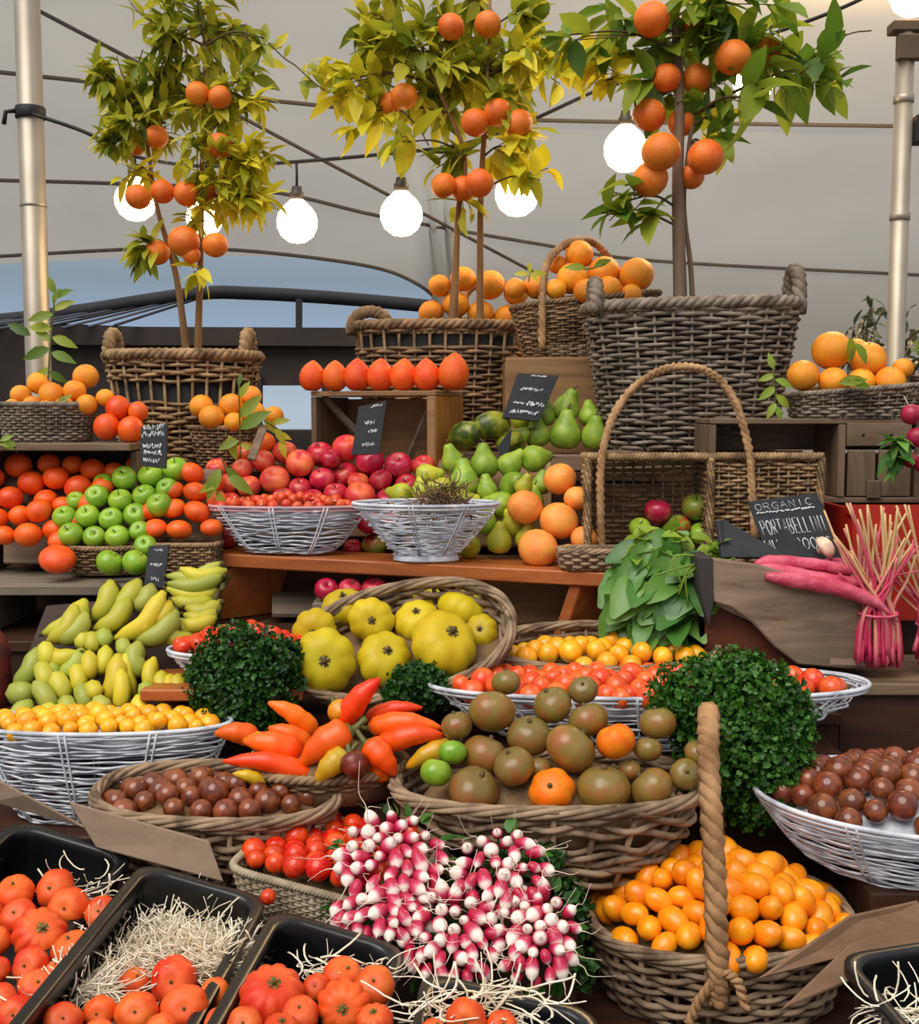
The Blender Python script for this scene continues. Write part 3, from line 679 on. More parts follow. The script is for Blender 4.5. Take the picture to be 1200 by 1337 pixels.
# ------------------------------------------------------------------ the stepped stand that carries everything
stand = thing('display_table', 'stepped dark wooden display stand under all the produce', 'display stand', (0, 1.9, 0)); D0 = Vector((0, 1.9, 0))
def step(name, x0, x1, y0, y1, ztop, zlow, mat='dark_wood', th=.022):
    mb = MB().box(((x0+x1)/2, (y0+y1)/2-1.9, ztop-th/2), (x1-x0, y1-y0, th)); obj(name, mb, M['crate_grey'] if mat == 'grey' else M[mat], stand, False, .002)
    obj('riser_panel', MB().box(((x0+x1)/2, y0+.02-1.9, (ztop-th+zlow)/2), (x1-x0-.004, .018, ztop-th-zlow)), M['dark_wood'], stand, False, .001)
step('table_top', -1.3, 1.3, .95, 1.95, .64, .02)
step('shelf', -1.3, .70, 2.06, 2.248, .95, .02)
step('shelf', -1.3, .33, 2.25, 2.658, 1.045, .6)
step('shelf', .334, 1.3, 2.344, 2.658, 1.18, .6)
step('shelf', .704, 1.3, 2.08, 2.342, 1.0, .02, 'grey')
step('shelf', -1.17, 1.23, 2.66, 3.7, 1.36, .6)
for x in (-1.25, -.4, .4, 1.25):
    for y in (1.0, 3.6): obj('leg', MB().box((x if y < 2 else x*.9, y-1.9, .3), (.06, .06, .6)), M['dark_wood'], stand, False, .003)
obj('back_panel', MB().box((0, 3.7-1.9, .68), (2.3, .02, 1.32)), M['dark_wood'], stand, False)
def riser(x0, x1, y0, y1, z0, z1, label, mat='dark_wood'):
    o = obj('wooden_riser', MB().box((0, 0, (z1-z0)/2), (x1-x0, y1-y0, z1-z0)), M[mat], None, False, .003); o.location = ((x0+x1)/2, (y0+y1)/2, z0)
    return tag(o, label, 'riser')
# ================================================================== UPPER TIERS
def X_(px, Y): return (px-600)/F*Y*1.0
LINER = plain('black_pot_liner', (24, 22, 20), .8)
def planter(label, px, Y, zb, a, b, h, mat, flare, n, band, rows, irr, ears, zf=None, rs=.0052, stakes=30):
    x = X_(px, Y); r = wicker('planter_basket', label, 'basket', (x, Y, zb), a, b, h, mat, flare, n, rows, stakes, rs, .014, irr, band=band, group='big wicker planters', zf=zf)
    lb = MB(); p, _ = outline(a, b, n, 48)
    V = []; 
    for s, z in ((flare*.93, .006), (.93, h*.93), (.90, h*.93), (.90, h*.86)): V += [(u*s, v*s, z+(zf(u, v)*z/h if zf else 0)) for u, v in p]
    lb.add(V, [[i*48+k, i*48+(k+1) % 48, (i+1)*48+(k+1) % 48, (i+1)*48+k] for i in range(3) for k in range(48)]+[[144+k for k in range(48)]])
    obj('pot_liner', lb, LINER, r)
    for (ex, ey, w, hh, al, ti) in ears: ear(r, ex, ey, h-.02, w, hh, .017, mat, al, ti)
    return r
planter('big tan wicker planter with two loop handles under the left orange tree', 243, 2.90, 1.362, .186, .14, .275, 'wicker_tan', .80, 2.4, (.60, .745), 24, .35,
        [(-.17, -.02, .038, .075, 'y', 0), (.165, -.02, .036, .075, 'y', 0)])
planter('brown wicker planter behind the row of pointed persimmons', 573, 3.2, 1.362, .228, .15, .368, 'wicker_brown', .84, 2.6, (.86, .955), 32, .22, [(-.185, -.05, .05, .06, 'x', 0)])
riser(.33, .80, 2.67, 2.89, 1.36, 1.41, 'low grey board carrying the largest wicker planter', 'crate_grey')
planter('largest grey wicker planter behind the arched handle basket', 898, 2.765, 1.412, .25, .135, .335, 'wicker_grey', .78, 3.0, None, 31, .25,
        [(-.235, -.06, .042, .07, 'y', 0), (.24, -.02, .045, .105, 'y', 0)], zf=lambda x, y: .006*x/.25)

# ---- orange trees
def tree(label, Y, trunks, clusters, fruits, mats, Lpx, base, tmat, twigs=(), seed=1, wf=(.3, .42), nm_=1.3):
    random.seed(seed); B = at(*base, Y); root = thing('orange_tree', label, 'tree', B, group='potted orange trees')
    tb = MB(); tips = []
    for P, r0, r1 in trunks:
        pts = spline([tuple(at(a, b, Y+dy)-B) for a, b, dy in P], 24); tb.tube(pts, np.linspace(r0, r1, 25), 8); tips += pts[8:]
    obj('trunk', tb, M[tmat], root)
    mb = MB(); tw = MB(); L = Lpx*mpp(150, Y)
    for cl in clusters:
        px, py, rp, n = cl[:4]; mb.cur = cl[4] if len(cl) > 4 else 0; dy = cl[5] if len(cl) > 5 else U(-.06, .06); k = cl[6] if len(cl) > 6 else 1
        c = at(px, py, Y+dy)-B; R = rp*mpp(py, Y)
        s = min(tips, key=lambda q: (q-c).length+max(0, q.z-c.z)*1.5)
        mid = lerp(s, c, .5)+Vector((0, U(-.02, .02), .02)); br = spline([s, mid, c], 8); tw.tube(br, np.linspace(.0035, .002, 9), 5)
        n = int(n*nm_)
        for j in range(max(3, int(n/7))):
            e = c+Vector((rvec().x*R, rvec().y*R*.8, rvec().z*R))*U(.6, 1); q = spline([br[random.randint(3, 8)], lerp(br[6], e, .55)+rvec()*.01, e], 7); tw.tube(q, .0013, 4)
            for m in range(int(n/max(3, int(n/7)))+1):
                p = q[random.randint(2, 7)]; d = (e-s).normalized()*.5+rvec()*.9+Vector((0, 0, -.25)); leaf(mb, p, d, L*k*U(.65, 1.15), L*k*U(*wf))
    for P, lv in twigs:
        q = spline([tuple(at(a, b, Y)-B) for a, b in P], 14); tw.tube(q, .0018, 5); mb.cur = 0
        for (x, y, dx, dy, l) in lv: leaf(mb, at(x, y, Y)-B, (dx, U(-.4, .1), -dy), l*mpp(y, Y), l*mpp(y, Y)*.45, up=(U(-.3, .3), -1, .3))
    obj('twigs', tw, M['stem'], root); obj('foliage', mb, [M[m] for m in mats], root)
    for (fx, fy, fr, *dd) in fruits:
        yy = Y+(dd[0] if dd else -.05); r = fr*mpp(fy, yy); o = spawn('tree_orange', at(fx, fy, yy)-B, r, parent=root, parts=False); o.name = 'orange'
    random.seed(seed+100); return root
Yl = 2.9
tree('left slender double-stemmed orange tree with narrow leaves', Yl, [([(247, 500, 0), (240, 430, 0), (228, 350, 0), (205, 270, 0), (190, 170, .02)], .011, .004), ([(256, 500, .02), (259, 430, .02), (262, 330, .01), (264, 200, 0), (268, 60, 0)], .011, .004)],
     [(215, 60, 58, 75), (285, 45, 58, 75), (165, 118, 52, 80), (235, 130, 58, 85), (300, 120, 48, 55), (155, 180, 42, 55), (300, 235, 52, 95, 1), (330, 215, 32, 60, 1), (325, 255, 26, 30, 1), (290, 165, 36, 30, 1), (255, 185, 45, 40), (180, 225, 26, 14, 1),
      (255, 290, 36, 26, 1), (197, 325, 22, 22), (262, 352, 16, 6, 1), (345, 50, 18, 8, 0), (138, 95, 28, 26), (255, 8, 60, 45), (205, 165, 36, 40), (345, 130, 22, 10, 1), (225, 335, 16, 9)],
     [(258, 122, 16), (287, 127, 16), (204, 179, 16, .0), (178, 192, 12, .02), (286, 190, 17), (180, 257, 17, -.08), (212, 250, 16), (243, 253, 17), (268, 250, 15, .0), (240, 315, 21), (281, 320, 17), (205, 330, 17, -.02), (250, 333, 12)],
     ['leaf_olive', 'leaf_yellow'], 36, (250, 465), 'trunk', seed=11, twigs=[([(305, 155), (325, 110), (345, 60)], [(345, 58, .1, -1, 30), (345, 62, 1, -.2, 24), (340, 80, 1, .1, 34), (330, 100, .9, .4, 40), (318, 125, .9, .5, 36), (325, 112, -.9, -.6, 28)]), ([(350, 55), (370, 75), (385, 85)], [(360, 62, .7, -.9, 26), (372, 75, .5, -1, 18)])])
tree('middle orange tree with yellow-lit leaves behind the persimmon crate', 3.1, [([(590, 460, .04), (594, 390, .03), (598, 280, .02), (606, 200, 0), (560, 90, 0)], .012, .004), ([(627, 460, .05), (627, 390, .04), (628, 250, .02), (636, 120, 0), (640, 0, 0)], .012, .004), ([(585, 460, .1), (590, 390, .1), (600, 260, .1)], .006, .005)],
     [(480, 60, 55, 42), (540, 50, 58, 60), (605, 12, 58, 50), (452, 104, 40, 30, 1), (562, 112, 66, 75), (640, 95, 56, 60), (702, 85, 36, 30, 1), (745, 75, 28, 20, 1), (470, 150, 36, 22, 1), (532, 185, 16, 5, 1, -.08, 1.25), (600, 205, 36, 18),
      (668, 195, 42, 34, 1), (705, 235, 20, 6, 1), (603, 262, 14, 5), (650, 150, 34, 20), (420, 100, 24, 6), (690, 20, 40, 22), (500, 15, 40, 20), (585, 150, 30, 16)],
     [(589, 35, 18), (637, 32, 18), (528, 126, 18), (511, 134, 15, .0), (620, 160, 19), (649, 147, 19), (677, 161, 19), (579, 242, 17), (604, 246, 17, -.02), (626, 239, 19, -.08)],
     ['leaf_olive', 'leaf_yellow'], 46, (605, 418), 'trunk', seed=23, wf=(.34, .5), twigs=[([(470, 125), (425, 118), (385, 85)], [(420, 112, -.3, -1, 34), (415, 114, -.9, -.3, 26), (395, 95, .5, -1, 14), (440, 120, .1, 1, 28)]), ([(560, 190), (545, 165), (520, 140)], [(533, 168, -.1, 1, 62), (575, 190, .8, .5, 40)])])
tree('right orange tree with large dark leaves in the grey planter', 2.76, [([(888, 430, 0), (888, 380, 0), (885, 250, 0), (887, 130, 0), (880, 0, 0)], .019, .009), ([(906, 430, .03), (902, 350, .03), (893, 260, .02), (905, 150, .02)], .007, .005)],
     [(800, 40, 48, 26), (868, 60, 52, 34), (930, 40, 58, 40), (1005, 55, 48, 36), (1050, 95, 22, 10), (905, 130, 46, 24), (985, 128, 22, 5, 0, -.1, 1.3), (1085, 105, 28, 9), (1090, 75, 20, 5), (820, 262, 32, 14), (785, 278, 22, 6), (850, 285, 18, 5), (790, 105, 32, 12, 1),
      (960, 5, 58, 34), (745, 45, 24, 8), (920, 190, 26, 6), (840, 110, 34, 14), (765, 80, 30, 10, 1), (940, 170, 20, 5, 1)],
     [(851, 25, 24), (906, 28, 18, 0), (957, 75, 24, -.06), (1003, 68, 20, .02), (870, 102, 20, 0), (911, 103, 21, .02), (848, 150, 22, .0), (890, 160, 19, .04), (863, 198, 26, -.08), (921, 205, 24, -.05), (849, 234, 24, -.04), (903, 231, 17, .02)],
     ['leaf_dark', 'leaf_yellow'], 56, (890, 400), 'trunk_grey', seed=37, wf=(.40, .54), nm_=.85, twigs=[([(1040, 100), (1062, 66), (1110, 44), (1138, 40)], [(1066, 62, 1, -.5, 44), (1064, 64, .9, .2, 40), (1068, 98, .9, -.5, 42), (1080, 112, .8, .9, 52), (1050, 95, .3, 1, 40)]), ([(985, 90), (986, 100)], [(983, 96, -.1, 1, 72), (1020, 112, .1, 1, 62), (905, 110, .1, 1, 60), (935, 118, .5, 1, 60), (862, 120, -.3, 1, 60)])])

# ---- handled baskets of oranges at the back
Hb = 'oranges in the baskets'
riser(-.02, .23, 3.40, 3.62, 1.36, 1.60, 'wooden block under the hindmost basket of oranges', 'crate_brown')
b1 = wicker('handled_basket', 'hindmost handled basket of oranges seen behind the middle tree trunks', 'basket', (.085, 3.5, 1.602), .15, .08, .165, 'wicker_tan', .85, 2.4, 12, 26, .004, .009)
handle(b1, spline([(-.09, 0, .12), (-.085, 0, .19), (-.05, 0, .265), (.02, 0, .29), (.08, 0, .255), (.12, 0, .17), (.125, 0, .12)], 40), .011, 'rope')
mound(b1, 'packing', .13, .07, .05, .12, M['straw_brown'])
heap('orange', [(575, 400, 17), (603, 392, 18), (605, 378, 17), (640, 380, 20), (662, 388, 17), (650, 402, 20), (622, 400, 18), (585, 385, 15)], lambda x, y: 3.42, 'orange', 'hindmost handled basket behind the tree trunks', 'orange', Hb, parts=False, w=(.6, 1.6, .6))
box_ = thing('wooden_crate', 'upright brown crate behind the slate and pears carrying a basket of oranges', 'crate', at(725, 605, 2.9)); K = Vector((.245, 2.9, 1.362)); box_.location = K
obj('front_panel', MB().box((0, 0, .135), (.26, .014, .27)), M['crate_brown'], box_, False, .002)
obj('side_panel', MB().box((-.124, .1, .135), (.012, .186, .27)), M['crate_brown'], box_, False, .002); obj('side_panel', MB().box((.124, .1, .135), (.012, .186, .27)), M['crate_brown'], box_, False, .002)
obj('top_panel', MB().box((.0, .1, .268), (.26, .2, .012)), M['crate_brown'], box_, False, .002)
b2 = wicker('handled_basket', 'grey-brown handled basket of oranges on the upright crate', 'basket', (.325, 3.01, 1.64), .19, .085, .145, 'wicker_brown', .82, 3.0, 20, 34, .0036, .008, zf=lambda x, y: .02*x/.19)
handle(b2, spline([(-.115, -.08, .02), (-.115, -.08, .16), (-.1, -.05, .24), (-.04, 0, .295), (.03, .03, .295), (.085, .06, .23), (.1, .07, .15)], 40), .0115, 'rope')
mound(b2, 'packing', .17, .075, .05, .11, M['straw_brown'])
heap('orange', [(683, 376, 14), (698, 375, 17), (723, 375, 14), (745, 364, 21), (757, 335, 19), (735, 350, 13), (790, 360, 22), (829, 360, 23), (797, 375, 17), (765, 375, 17), (812, 380, 14)], lambda x, y: 2.96+.0012*(375-y), 'orange',
     'handled basket on the upright crate', 'orange', Hb, w=(.6, 1.6, .6))
def sprig(label, Y, stem, leaves, mat='leaf_dark', cat='leaf', name='leafy_sprig', r=.002):
    B = at(*stem[0], Y); root = thing(name, label, cat, B); P = spline([tuple(at(a, b, Y)-B) for a, b in stem], 14)
    obj('stem', MB().tube(P, r, 5), M['calyx'], root); mb = MB()
    for (x, y, dx, dy, L) in leaves:
        k = mpp(y, Y); leaf(mb, at(x, y, Y)-B, (dx, U(-.4, .1), -dy), L*k, L*k*.42, up=(U(-.3, .3), -1, .3))
    obj('foliage', mb, M[mat], root); return root
sprig('dark leaves lying on oranges in the handled basket on the crate', 2.86, [(760, 352), (775, 350), (790, 345)], [(765, 350, -1, -.1, 28), (775, 349, .9, -.5, 26)])
sprig('small leaf rosette on oranges at the left end of the crate basket', 2.86, [(690, 368), (692, 358)], [(691, 358, -1, -.1, 20), (692, 358, .9, -.1, 22), (691, 357, .1, -1, 16), (691, 358, .7, .5, 16)], 'leaf_olive')
# right basket of oranges on its crate
cr = thing('wooden_crate', 'weathered grey crate lying on its side under the right basket of oranges', 'crate', (.541, 2.485, 1.302)); W, Dp, Hh = .62, .18, .183
for nm, c, d, m in (('top_board', (W/2, Dp/2, Hh-.006), (W, Dp, .012), 'crate_grey'), ('base_board', (W/2, Dp/2, .006), (W, Dp, .012), 'crate_grey'), ('side_board', (.007, Dp/2, Hh/2), (.014, Dp-.004, Hh-.026), 'crate_grey_v'),
                    ('side_board', (.285, Dp/2-.002, Hh/2), (.016, Dp, Hh-.026), 'crate_grey_v'), ('back_board', (W/2, Dp-.006, Hh*.3), (W-.03, .01, Hh*.52), 'crate_grey'), ('back_board', (W/2, Dp-.006, Hh*.78), (W-.03, .01, Hh*.36), 'crate_grey'),
                    ('slat', (.365, .004, Hh-.035), (.14, .012, .05), 'crate_grey'), ('slat', (.33, .006, .064), (.06, .01, .1), 'crate_grey_v'), ('slat', (.402, .006, .064), (.07, .01, .1), 'crate_grey_v'), ('slat', (.355, -.004, .03), (.03, .01, .04), 'crate_grey_v'), ('slat', (.53, .006, .09), (.17, .01, .17), 'crate_grey_v')):
    obj(nm, MB().box(c, d), M[m], cr, False, .002)
for q in ((.33, .0025), (.39, .0025)): obj('nail', MB().tube([(q[0], -.003, Hh-.035), (q[0], .002, Hh-.035)], .0035, 8), M['black'], cr)
riser(.545, 1.25, 2.49, 2.655, 1.18, 1.30, 'dark block behind the arched basket carrying the weathered crate')
b3 = wicker('shallow_basket', 'shallow grey-brown basket of oranges at the far right on the weathered crate', 'basket', (.882, 2.56, 1.487), .155, .085, .062, 'wicker_grey', .9, 3.0, 8, 40, .0034, .006, zf=lambda x, y: .012*x/.15)
mound(b3, 'packing', .145, .075, .03, .045, M['straw_brown'])
heap('orange', [(1087, 458, 26), (1135, 474, 24), (1053, 491, 21), (1088, 497, 19), (1123, 496, 18), (1156, 494, 20), (1120, 458, 16), (1178, 482, 14)], lambda x, y: 2.52+.001*(495-y)+(.05 if (x, y) == (1120, 458) else 0), 'orange', 'shallow basket on the weathered crate', 'orange', Hb, w=(.6, 1.6, .6))
sprig('dark leaf lying in front of oranges in the far right basket', 2.45, [(1100, 502), (1110, 496)], [(1095, 500, 1, -.2, 38), (1110, 498, .9, .2, 30)])
sprig('dark leaf standing between oranges in the far right basket', 2.5, [(1112, 470), (1114, 455)], [(1110, 440, .2, 1, 36), (1118, 448, .5, .9, 30)])
sprig('bright green leaf sprig hanging left of the far right orange basket', 2.5, [(1010, 480), (1013, 540)], [(1010, 482, -.3, -.8, 22), (1012, 495, .8, .3, 26), (1012, 505, -.7, .5, 28), (1013, 515, .7, .6, 28), (1013, 525, -.5, .8, 24), (1012, 490, -.8, .2, 22), (1013, 530, .4, 1, 20)], 'lettuce')
# far right edge
wb = wire_bowl('wire_basket', 'dark wire basket at the right edge beside the last oranges', (1.075, 2.56, 1.487), .075, .07, .09, .9, 9, 10, .0016, mat='wicker_grey')
pot = thing('potted_herb', 'small brown pot of light green herb at the right edge', 'plant', (1.065, 2.56, 1.497))
obj('pot', MB().lathe([(.03, 0), (.045, .11), (.05, .115), (.044, .118), (.042, .1)], 20), plain('brown_clay', (96, 58, 40), .7), pot); mb = MB()
for _ in range(90): v = rvec(); leaf(mb, (v.x*.03, v.y*.03, .12+abs(v.z)*.05), v+Vector((0, 0, .6)), U(.03, .05), .02)
obj('foliage', mb, M['lettuce'], pot)
bt = thing('beetroot_bunch', 'bunch of beetroots with leaves hanging at the right edge', 'beetroot', at(1196, 530, 2.38)); B0 = Vector(bt.location)
for (x, y, r) in ((1190, 541, 14), (1197, 571, 13), (1188, 600, 11), (1204, 605, 12)):
    o = spawn('beetroot', at(x, y, 2.38+U(-.01, .01))-B0, r*mpp(y, 2.38), rot=(2.2+U(-.4, .4), U(-.4, .4), U(0, 6)), parent=bt)
mb = MB()
for _ in range(26): leaf(mb, at(U(1166, 1184), U(565, 600), 2.38)-B0, rvec()+Vector((-.6, -.3, -.5)), U(.03, .06), U(.02, .03), curl=.6)
obj('foliage', mb, M['spinach'], bt); obj('string', MB().tube([tuple(at(1200, 600, 2.38)-B0), tuple(at(1202, 500, 2.4)-B0)], .0015, 5), M['straw'], bt)

# ---- persimmon crate
K = at(569, 612, 2.64); K.z = 1.362
pc = thing('wooden_crate', 'open-fronted brown crate with a row of pointed persimmons on top', 'crate', K, (0, 0, radians(-22))); W, Dp, Hh = .325, .17, .186
for nm, c, d, m in (('top_board', (-W/2, Dp/2, Hh-.006), (W, Dp, .012), 'crate_brown'), ('base_board', (-W/2, Dp/2, .005), (W, Dp, .01), 'crate_brown'), ('side_panel', (-.007, Dp/2, Hh/2-.006), (.014, Dp, Hh-.014), 'crate_side'),
                    ('side_panel', (-W+.007, Dp/2, Hh/2-.006), (.014, Dp, Hh-.014), 'crate_grey_v'), ('back_panel', (-W/2, Dp-.005, Hh/2-.004), (W-.03, .01, Hh-.026), 'crate_brown'), ('front_post', (-.011, .004, Hh/2-.006), (.02, .014, Hh-.014), 'crate_brown')):
    obj(nm, MB().box(c, d), M[m], pc, False, .0015)
for s in (-1, 1):
    x0, x1 = (-W+.014, -W*.6) if s < 0 else (-.02, -W*.38)
    obj('corner_brace', MB().tube([(x0, .04, Hh-.014), (x1, .12, .02)], .010, 4), M['pallet'], pc, False)
heap('pointed_fruit', [(415, 489, 17), (440, 490, 17), (467, 486, 18), (496, 485, 18), (525, 486, 18), (555, 483, 18), (585, 480, 21)], lambda x, y: 2.76-(x-415)*.00038, 'pointed red-orange persimmon', 'row on top of the open crate', 'persimmon', 'pointed persimmons on the crate',
     rot=lambda: (U(-.12, .12), U(-.12, .12), U(0, 6)), it=6)
def fix_z(h, ztop, k=.95):
    for o in h.o: o.location.z = ztop+k*o.scale[2]
fix_z(HEAPS[-1], 1.362+.187)

# ---- left shelf group
shf = thing('shelf_crate', 'open grey crate at left edge with a basket of oranges on top', 'crate', (-.87, 2.57, 1.152))
for nm, c, d, m in (('top_board', (0, .08, .272), (.33, .2, .016), 'crate_grey'), ('side_board', (-.158, .08, .13), (.014, .18, .262), 'crate_grey_v'), ('back_board', (0, .175, .13), (.30, .012, .26), 'dark_wood'), ('side_board', (.158, .1, .13), (.014, .14, .262), 'crate_grey_v')):
    obj(nm, MB().box((c[0], c[1]-.09, c[2]), d), M[m], shf, False, .002)
b4 = wicker('oval_basket', 'grey oval basket of small oranges on the left shelf crate', 'basket', (-.925, 2.59, 1.434), .106, .07, .082, 'wicker_grey', .86, 2.6, 13, 40, .0028, .006)
mound(b4, 'packing', .1, .065, .03, .062, M['straw_brown'])
heap('orange', [(26, 518, 14), (46, 528, 12), (52, 505, 15), (67, 515, 17), (93, 511, 15), (106, 496, 17), (115, 527, 14), (135, 520, 12), (84, 527, 13), (20, 527, 10), (62, 530, 12)], lambda x, y: 2.56+.0012*(528-y), 'small orange', 'grey oval basket on the left shelf crate', 'orange', Hb, w=(.6, 1.6, .6))
heap('persimmon', [(143, 557, 17), (168, 560, 17), (157, 534, 16), (176, 538, 13)], lambda x, y: 2.535+.0012*(560-y), 'red-orange persimmon', 'left shelf beside the oval basket of oranges', 'persimmon', 'persimmons beside the oval basket', sz=1.2)
sprig('tall leafy citrus branch standing in the grey oval basket', 2.6, [(62, 505), (66, 450), (72, 382)], [(72, 384, -.3, -1, 24), (72, 388, .9, -.4, 26), (70, 410, -1, .2, 34), (70, 405, .9, -.5, 30), (68, 430, -1, -.2, 36), (68, 440, .9, .3, 34), (40, 438, -1, -.6, 34), (66, 455, -1, .3, 40), (67, 460, .9, .3, 34), (64, 480, -.7, .6, 28), (64, 485, .8, .5, 26), (70, 398, .3, -1, 24), (66, 446, -.8, -.7, 30)], 'leaf_dark', 'branch')
sprig('green leaf sprig poking in at the left edge below the grey basket', 2.45, [(-8, 580), (4, 576)], [(-4, 577, 1, .1, 26), (0, 576, .9, -.5, 18), (2, 578, .9, .5, 18)], 'lettuce')
sprig('dark leaf lying among small oranges in the left shelf basket', 2.53, [(80, 528), (84, 520)], [(74, 527, .9, -.6, 22)])
plt = thing('wooden_pallet', 'grey plank pallet under the persimmons and green apples at left', 'pallet', (-.985, 2.30, 1.0465))
for k in range(4): obj('plank', MB().box((0, .035+k*.072, .092), (.62, .066, .02)), M['pallet'], plt, False, .002)
for x in (-.28, 0, .28): obj('block', MB().box((x, .15, .041), (.06, .24, .08)), M['pallet'], plt, False, .002)
def tray(label, x0, x1, pyb, pyt, Yb, Yt, off=.055, mat='crate_grey'):
    board('sloping_board', label, 'board', [at(x0, pyt, Yt+off), at(x1, pyt, Yt+off), at(x1, pyb, Yb+off), at(x0, pyb, Yb+off)], .012, mat)
yl = lambda x, y: 2.42+.00125*(712-y)
tray('sloping grey board under the heaped persimmons and green apples', 4, 290, 735, 612, 2.40, 2.50, .075)
Hp = heap('persimmon', [(28, 611, 18), (67, 611, 15), (45, 633, 18), (74, 628, 17), (97, 633, 18), (118, 618, 17), (143, 617, 14), (170, 609, 14), (18, 649, 17), (28, 671, 15), (60, 655, 16), (80, 661, 15), (54, 669, 17), (107, 651, 16), (134, 634, 15), (4, 678, 16), (37, 695, 18), (12, 698, 14), (65, 688, 16), (73, 699, 14), (95, 613, 14), (-6, 655, 15), (86, 684, 14), (-10, 625, 16), (-12, 695, 15)],
          yl, 'red-orange persimmon', 'big heap at the left edge', 'persimmon', 'persimmons in the heap at left')
o = Hp.add('persimmon', at(75, 730, 2.36), 21*mpp(730, 2.36), rot=(.4, .2, 0), scale=(24*mpp(730, 2.36),)*2+(19*mpp(730, 2.36),)); o['label'] = 'large flattened persimmon sitting apart in front of the crate below the heap'; Hp.o.remove(o)
Hg = heap('green_apple', [(158, 627, 17), (192, 626, 17), (222, 618, 17), (131, 648, 16), (158, 653, 16), (183, 650, 16), (204, 651, 17), (121, 670, 16), (95, 676, 16), (143, 676, 16), (175, 676, 16), (95, 696, 17), (123, 701, 15), (152, 698, 16), (180, 693, 14), (114, 655, 13), (186, 707, 15), (140, 636, 13), (212, 640, 15)],
     lambda x, y: yl(x, y)-.015, 'green apple', 'heap in the round basket', 'apple', 'green apples at left', face=.75)
for x, y, lb in ((143, 735, 'green apple lying alone below the round basket of green apples'), (177, 735, 'green apple beside the small slate below the round apple basket')):
    o = Hg.add('green_apple', at(x, y, 2.34), 18*mpp(y, 2.34), rot=(.5, .3, 1)); o['label'] = lb; Hg.o.remove(o)
wicker('round_basket', 'shallow round basket under the green apples', 'basket', (X_(133, 2.44), 2.44, 1.158), .09, .05, .055, 'wicker_brown', .8, 2, 8, 22, .0034, .006)
riser(-.67, -.53, 2.39, 2.50, 1.047, 1.157, 'dark block under the woven tray of mandarins')
mandR = lambda: (1.57+U(-.3, .3), U(-.2, .2), U(-.9, .9))
heap('mandarin', [(252, 622, 17), (230, 643, 15), (257, 643, 17), (227, 663, 16), (255, 665, 18), (207, 668, 15), (205, 688, 16), (237, 688, 17), (272, 686, 15), (272, 655, 14), (278, 632, 13)], lambda x, y: yl(x, y)-.01, 'oblong orange-red mandarin', 'small pile beside the green apples', 'mandarin', 'mandarins at left', sz=.92)
wicker('square_basket', 'low brown woven tray under the mandarins', 'basket', (X_(236, 2.44), 2.44, 1.158), .08, .045, .062, 'wicker_brown', .92, 5, 10, 30, .003, .006)
# small bowl of mandarins with leaves behind
b5 = wicker('small_bowl_basket', 'small round basket of leafy mandarins beside the left planter', 'basket', (X_(297, 2.73), 2.73, 1.362), .088, .055, .10, 'wicker_brown', .7, 2, 13, 26, .0032, .006)
mound(b5, 'packing', .08, .05, .02, .085, M['straw_brown'])
heap('orange', [(268, 534, 16), (283, 541, 17), (306, 530, 16), (318, 524, 15), (337, 538, 16), (350, 541, 13), (300, 546, 13)], lambda x, y: 2.70+.001*(545-y), 'leafy mandarin', 'small round basket right of the left planter', 'mandarin', Hb, w=(.6, 1.6, .6))
sprig('upright leafy stem in front of the small basket of mandarins', 2.6, [(314, 598), (313, 550), (312, 500)], [(313, 545, .8, -.9, 40), (314, 560, .9, -.6, 46), (312, 575, -.9, .3, 30), (299, 568, .3, 1, 34), (313, 580, .7, .2, 22), (312, 520, .6, -1, 26), (312, 505, .1, -1, 18)], 'leaf_dark', 'branch')
sprig('dark leaves lying on nectarines left of the first wire bowl', 2.46, [(290, 600), (300, 625)], [(288, 612, -.5, 1, 44), (296, 610, .8, 1, 30), (298, 620, .9, .6, 40), (290, 625, -.9, .5, 34), (283, 640, .4, .8, 26)], 'leaf_dark', 'leaf')
sprig('small green fruit leaves at the right side of the mandarin basket', 2.62, [(340, 545), (362, 560)], [(345, 548, .7, .7, 26), (355, 552, .9, -.2, 24), (360, 558, .5, .9, 26), (366, 575, .3, .9, 24), (362, 565, .9, .4, 20)], 'leaf_olive', 'leaf')
board('slanting_plank', 'grey slanting stick beside the small basket of mandarins', 'stick', [at(340, 552, 2.6), at(350, 556, 2.6), at(334, 600, 2.52), at(323, 597, 2.52)], .01, 'crate_grey')

# ---- red apples and nectarines in the middle
ym = lambda x, y: 2.53+.0012*(700-y)
tray('sloping board under the red apples and nectarines', 300, 560, 700, 605, 2.54, 2.63, .085, 'crate_brown')
Ha = heap('red_apple', [(350, 581, 13, 'mandarin'), (348, 605, 14, 'nectarine'), (322, 613, 13, 'nectarine'), (371, 598, 15, 'nectarine'), (387, 609, 17, 'nectarine'), (361, 626, 18, 'nectarine'), (336, 632, 14, 'nectarine'), (304, 632, 13, 'nectarine'), (414, 603, 16), (416, 625, 15), (446, 594, 17, 'nectarine'), (452, 622, 17), (485, 608, 17), (515, 616, 17), (523, 632, 15), (548, 609, 14, 'nectarine'),
     (472, 642, 18, 'nectarine'), (498, 652, 15), (433, 641, 15), (398, 632, 14), (408, 645, 14), (377, 643, 15), (440, 608, 12), (462, 632, 13, 'nectarine'), (500, 630, 14), (508, 668, 15), (480, 668, 15), (300, 655, 13, 'nectarine'), (283, 612, 13, 'nectarine'), (325, 592, 12, 'nectarine')],
     ym, 'red apple or nectarine', 'pink-red heap behind the wire bowls', 'fruit', 'red apples and nectarines in the heap', face=.5, rs=1.12)
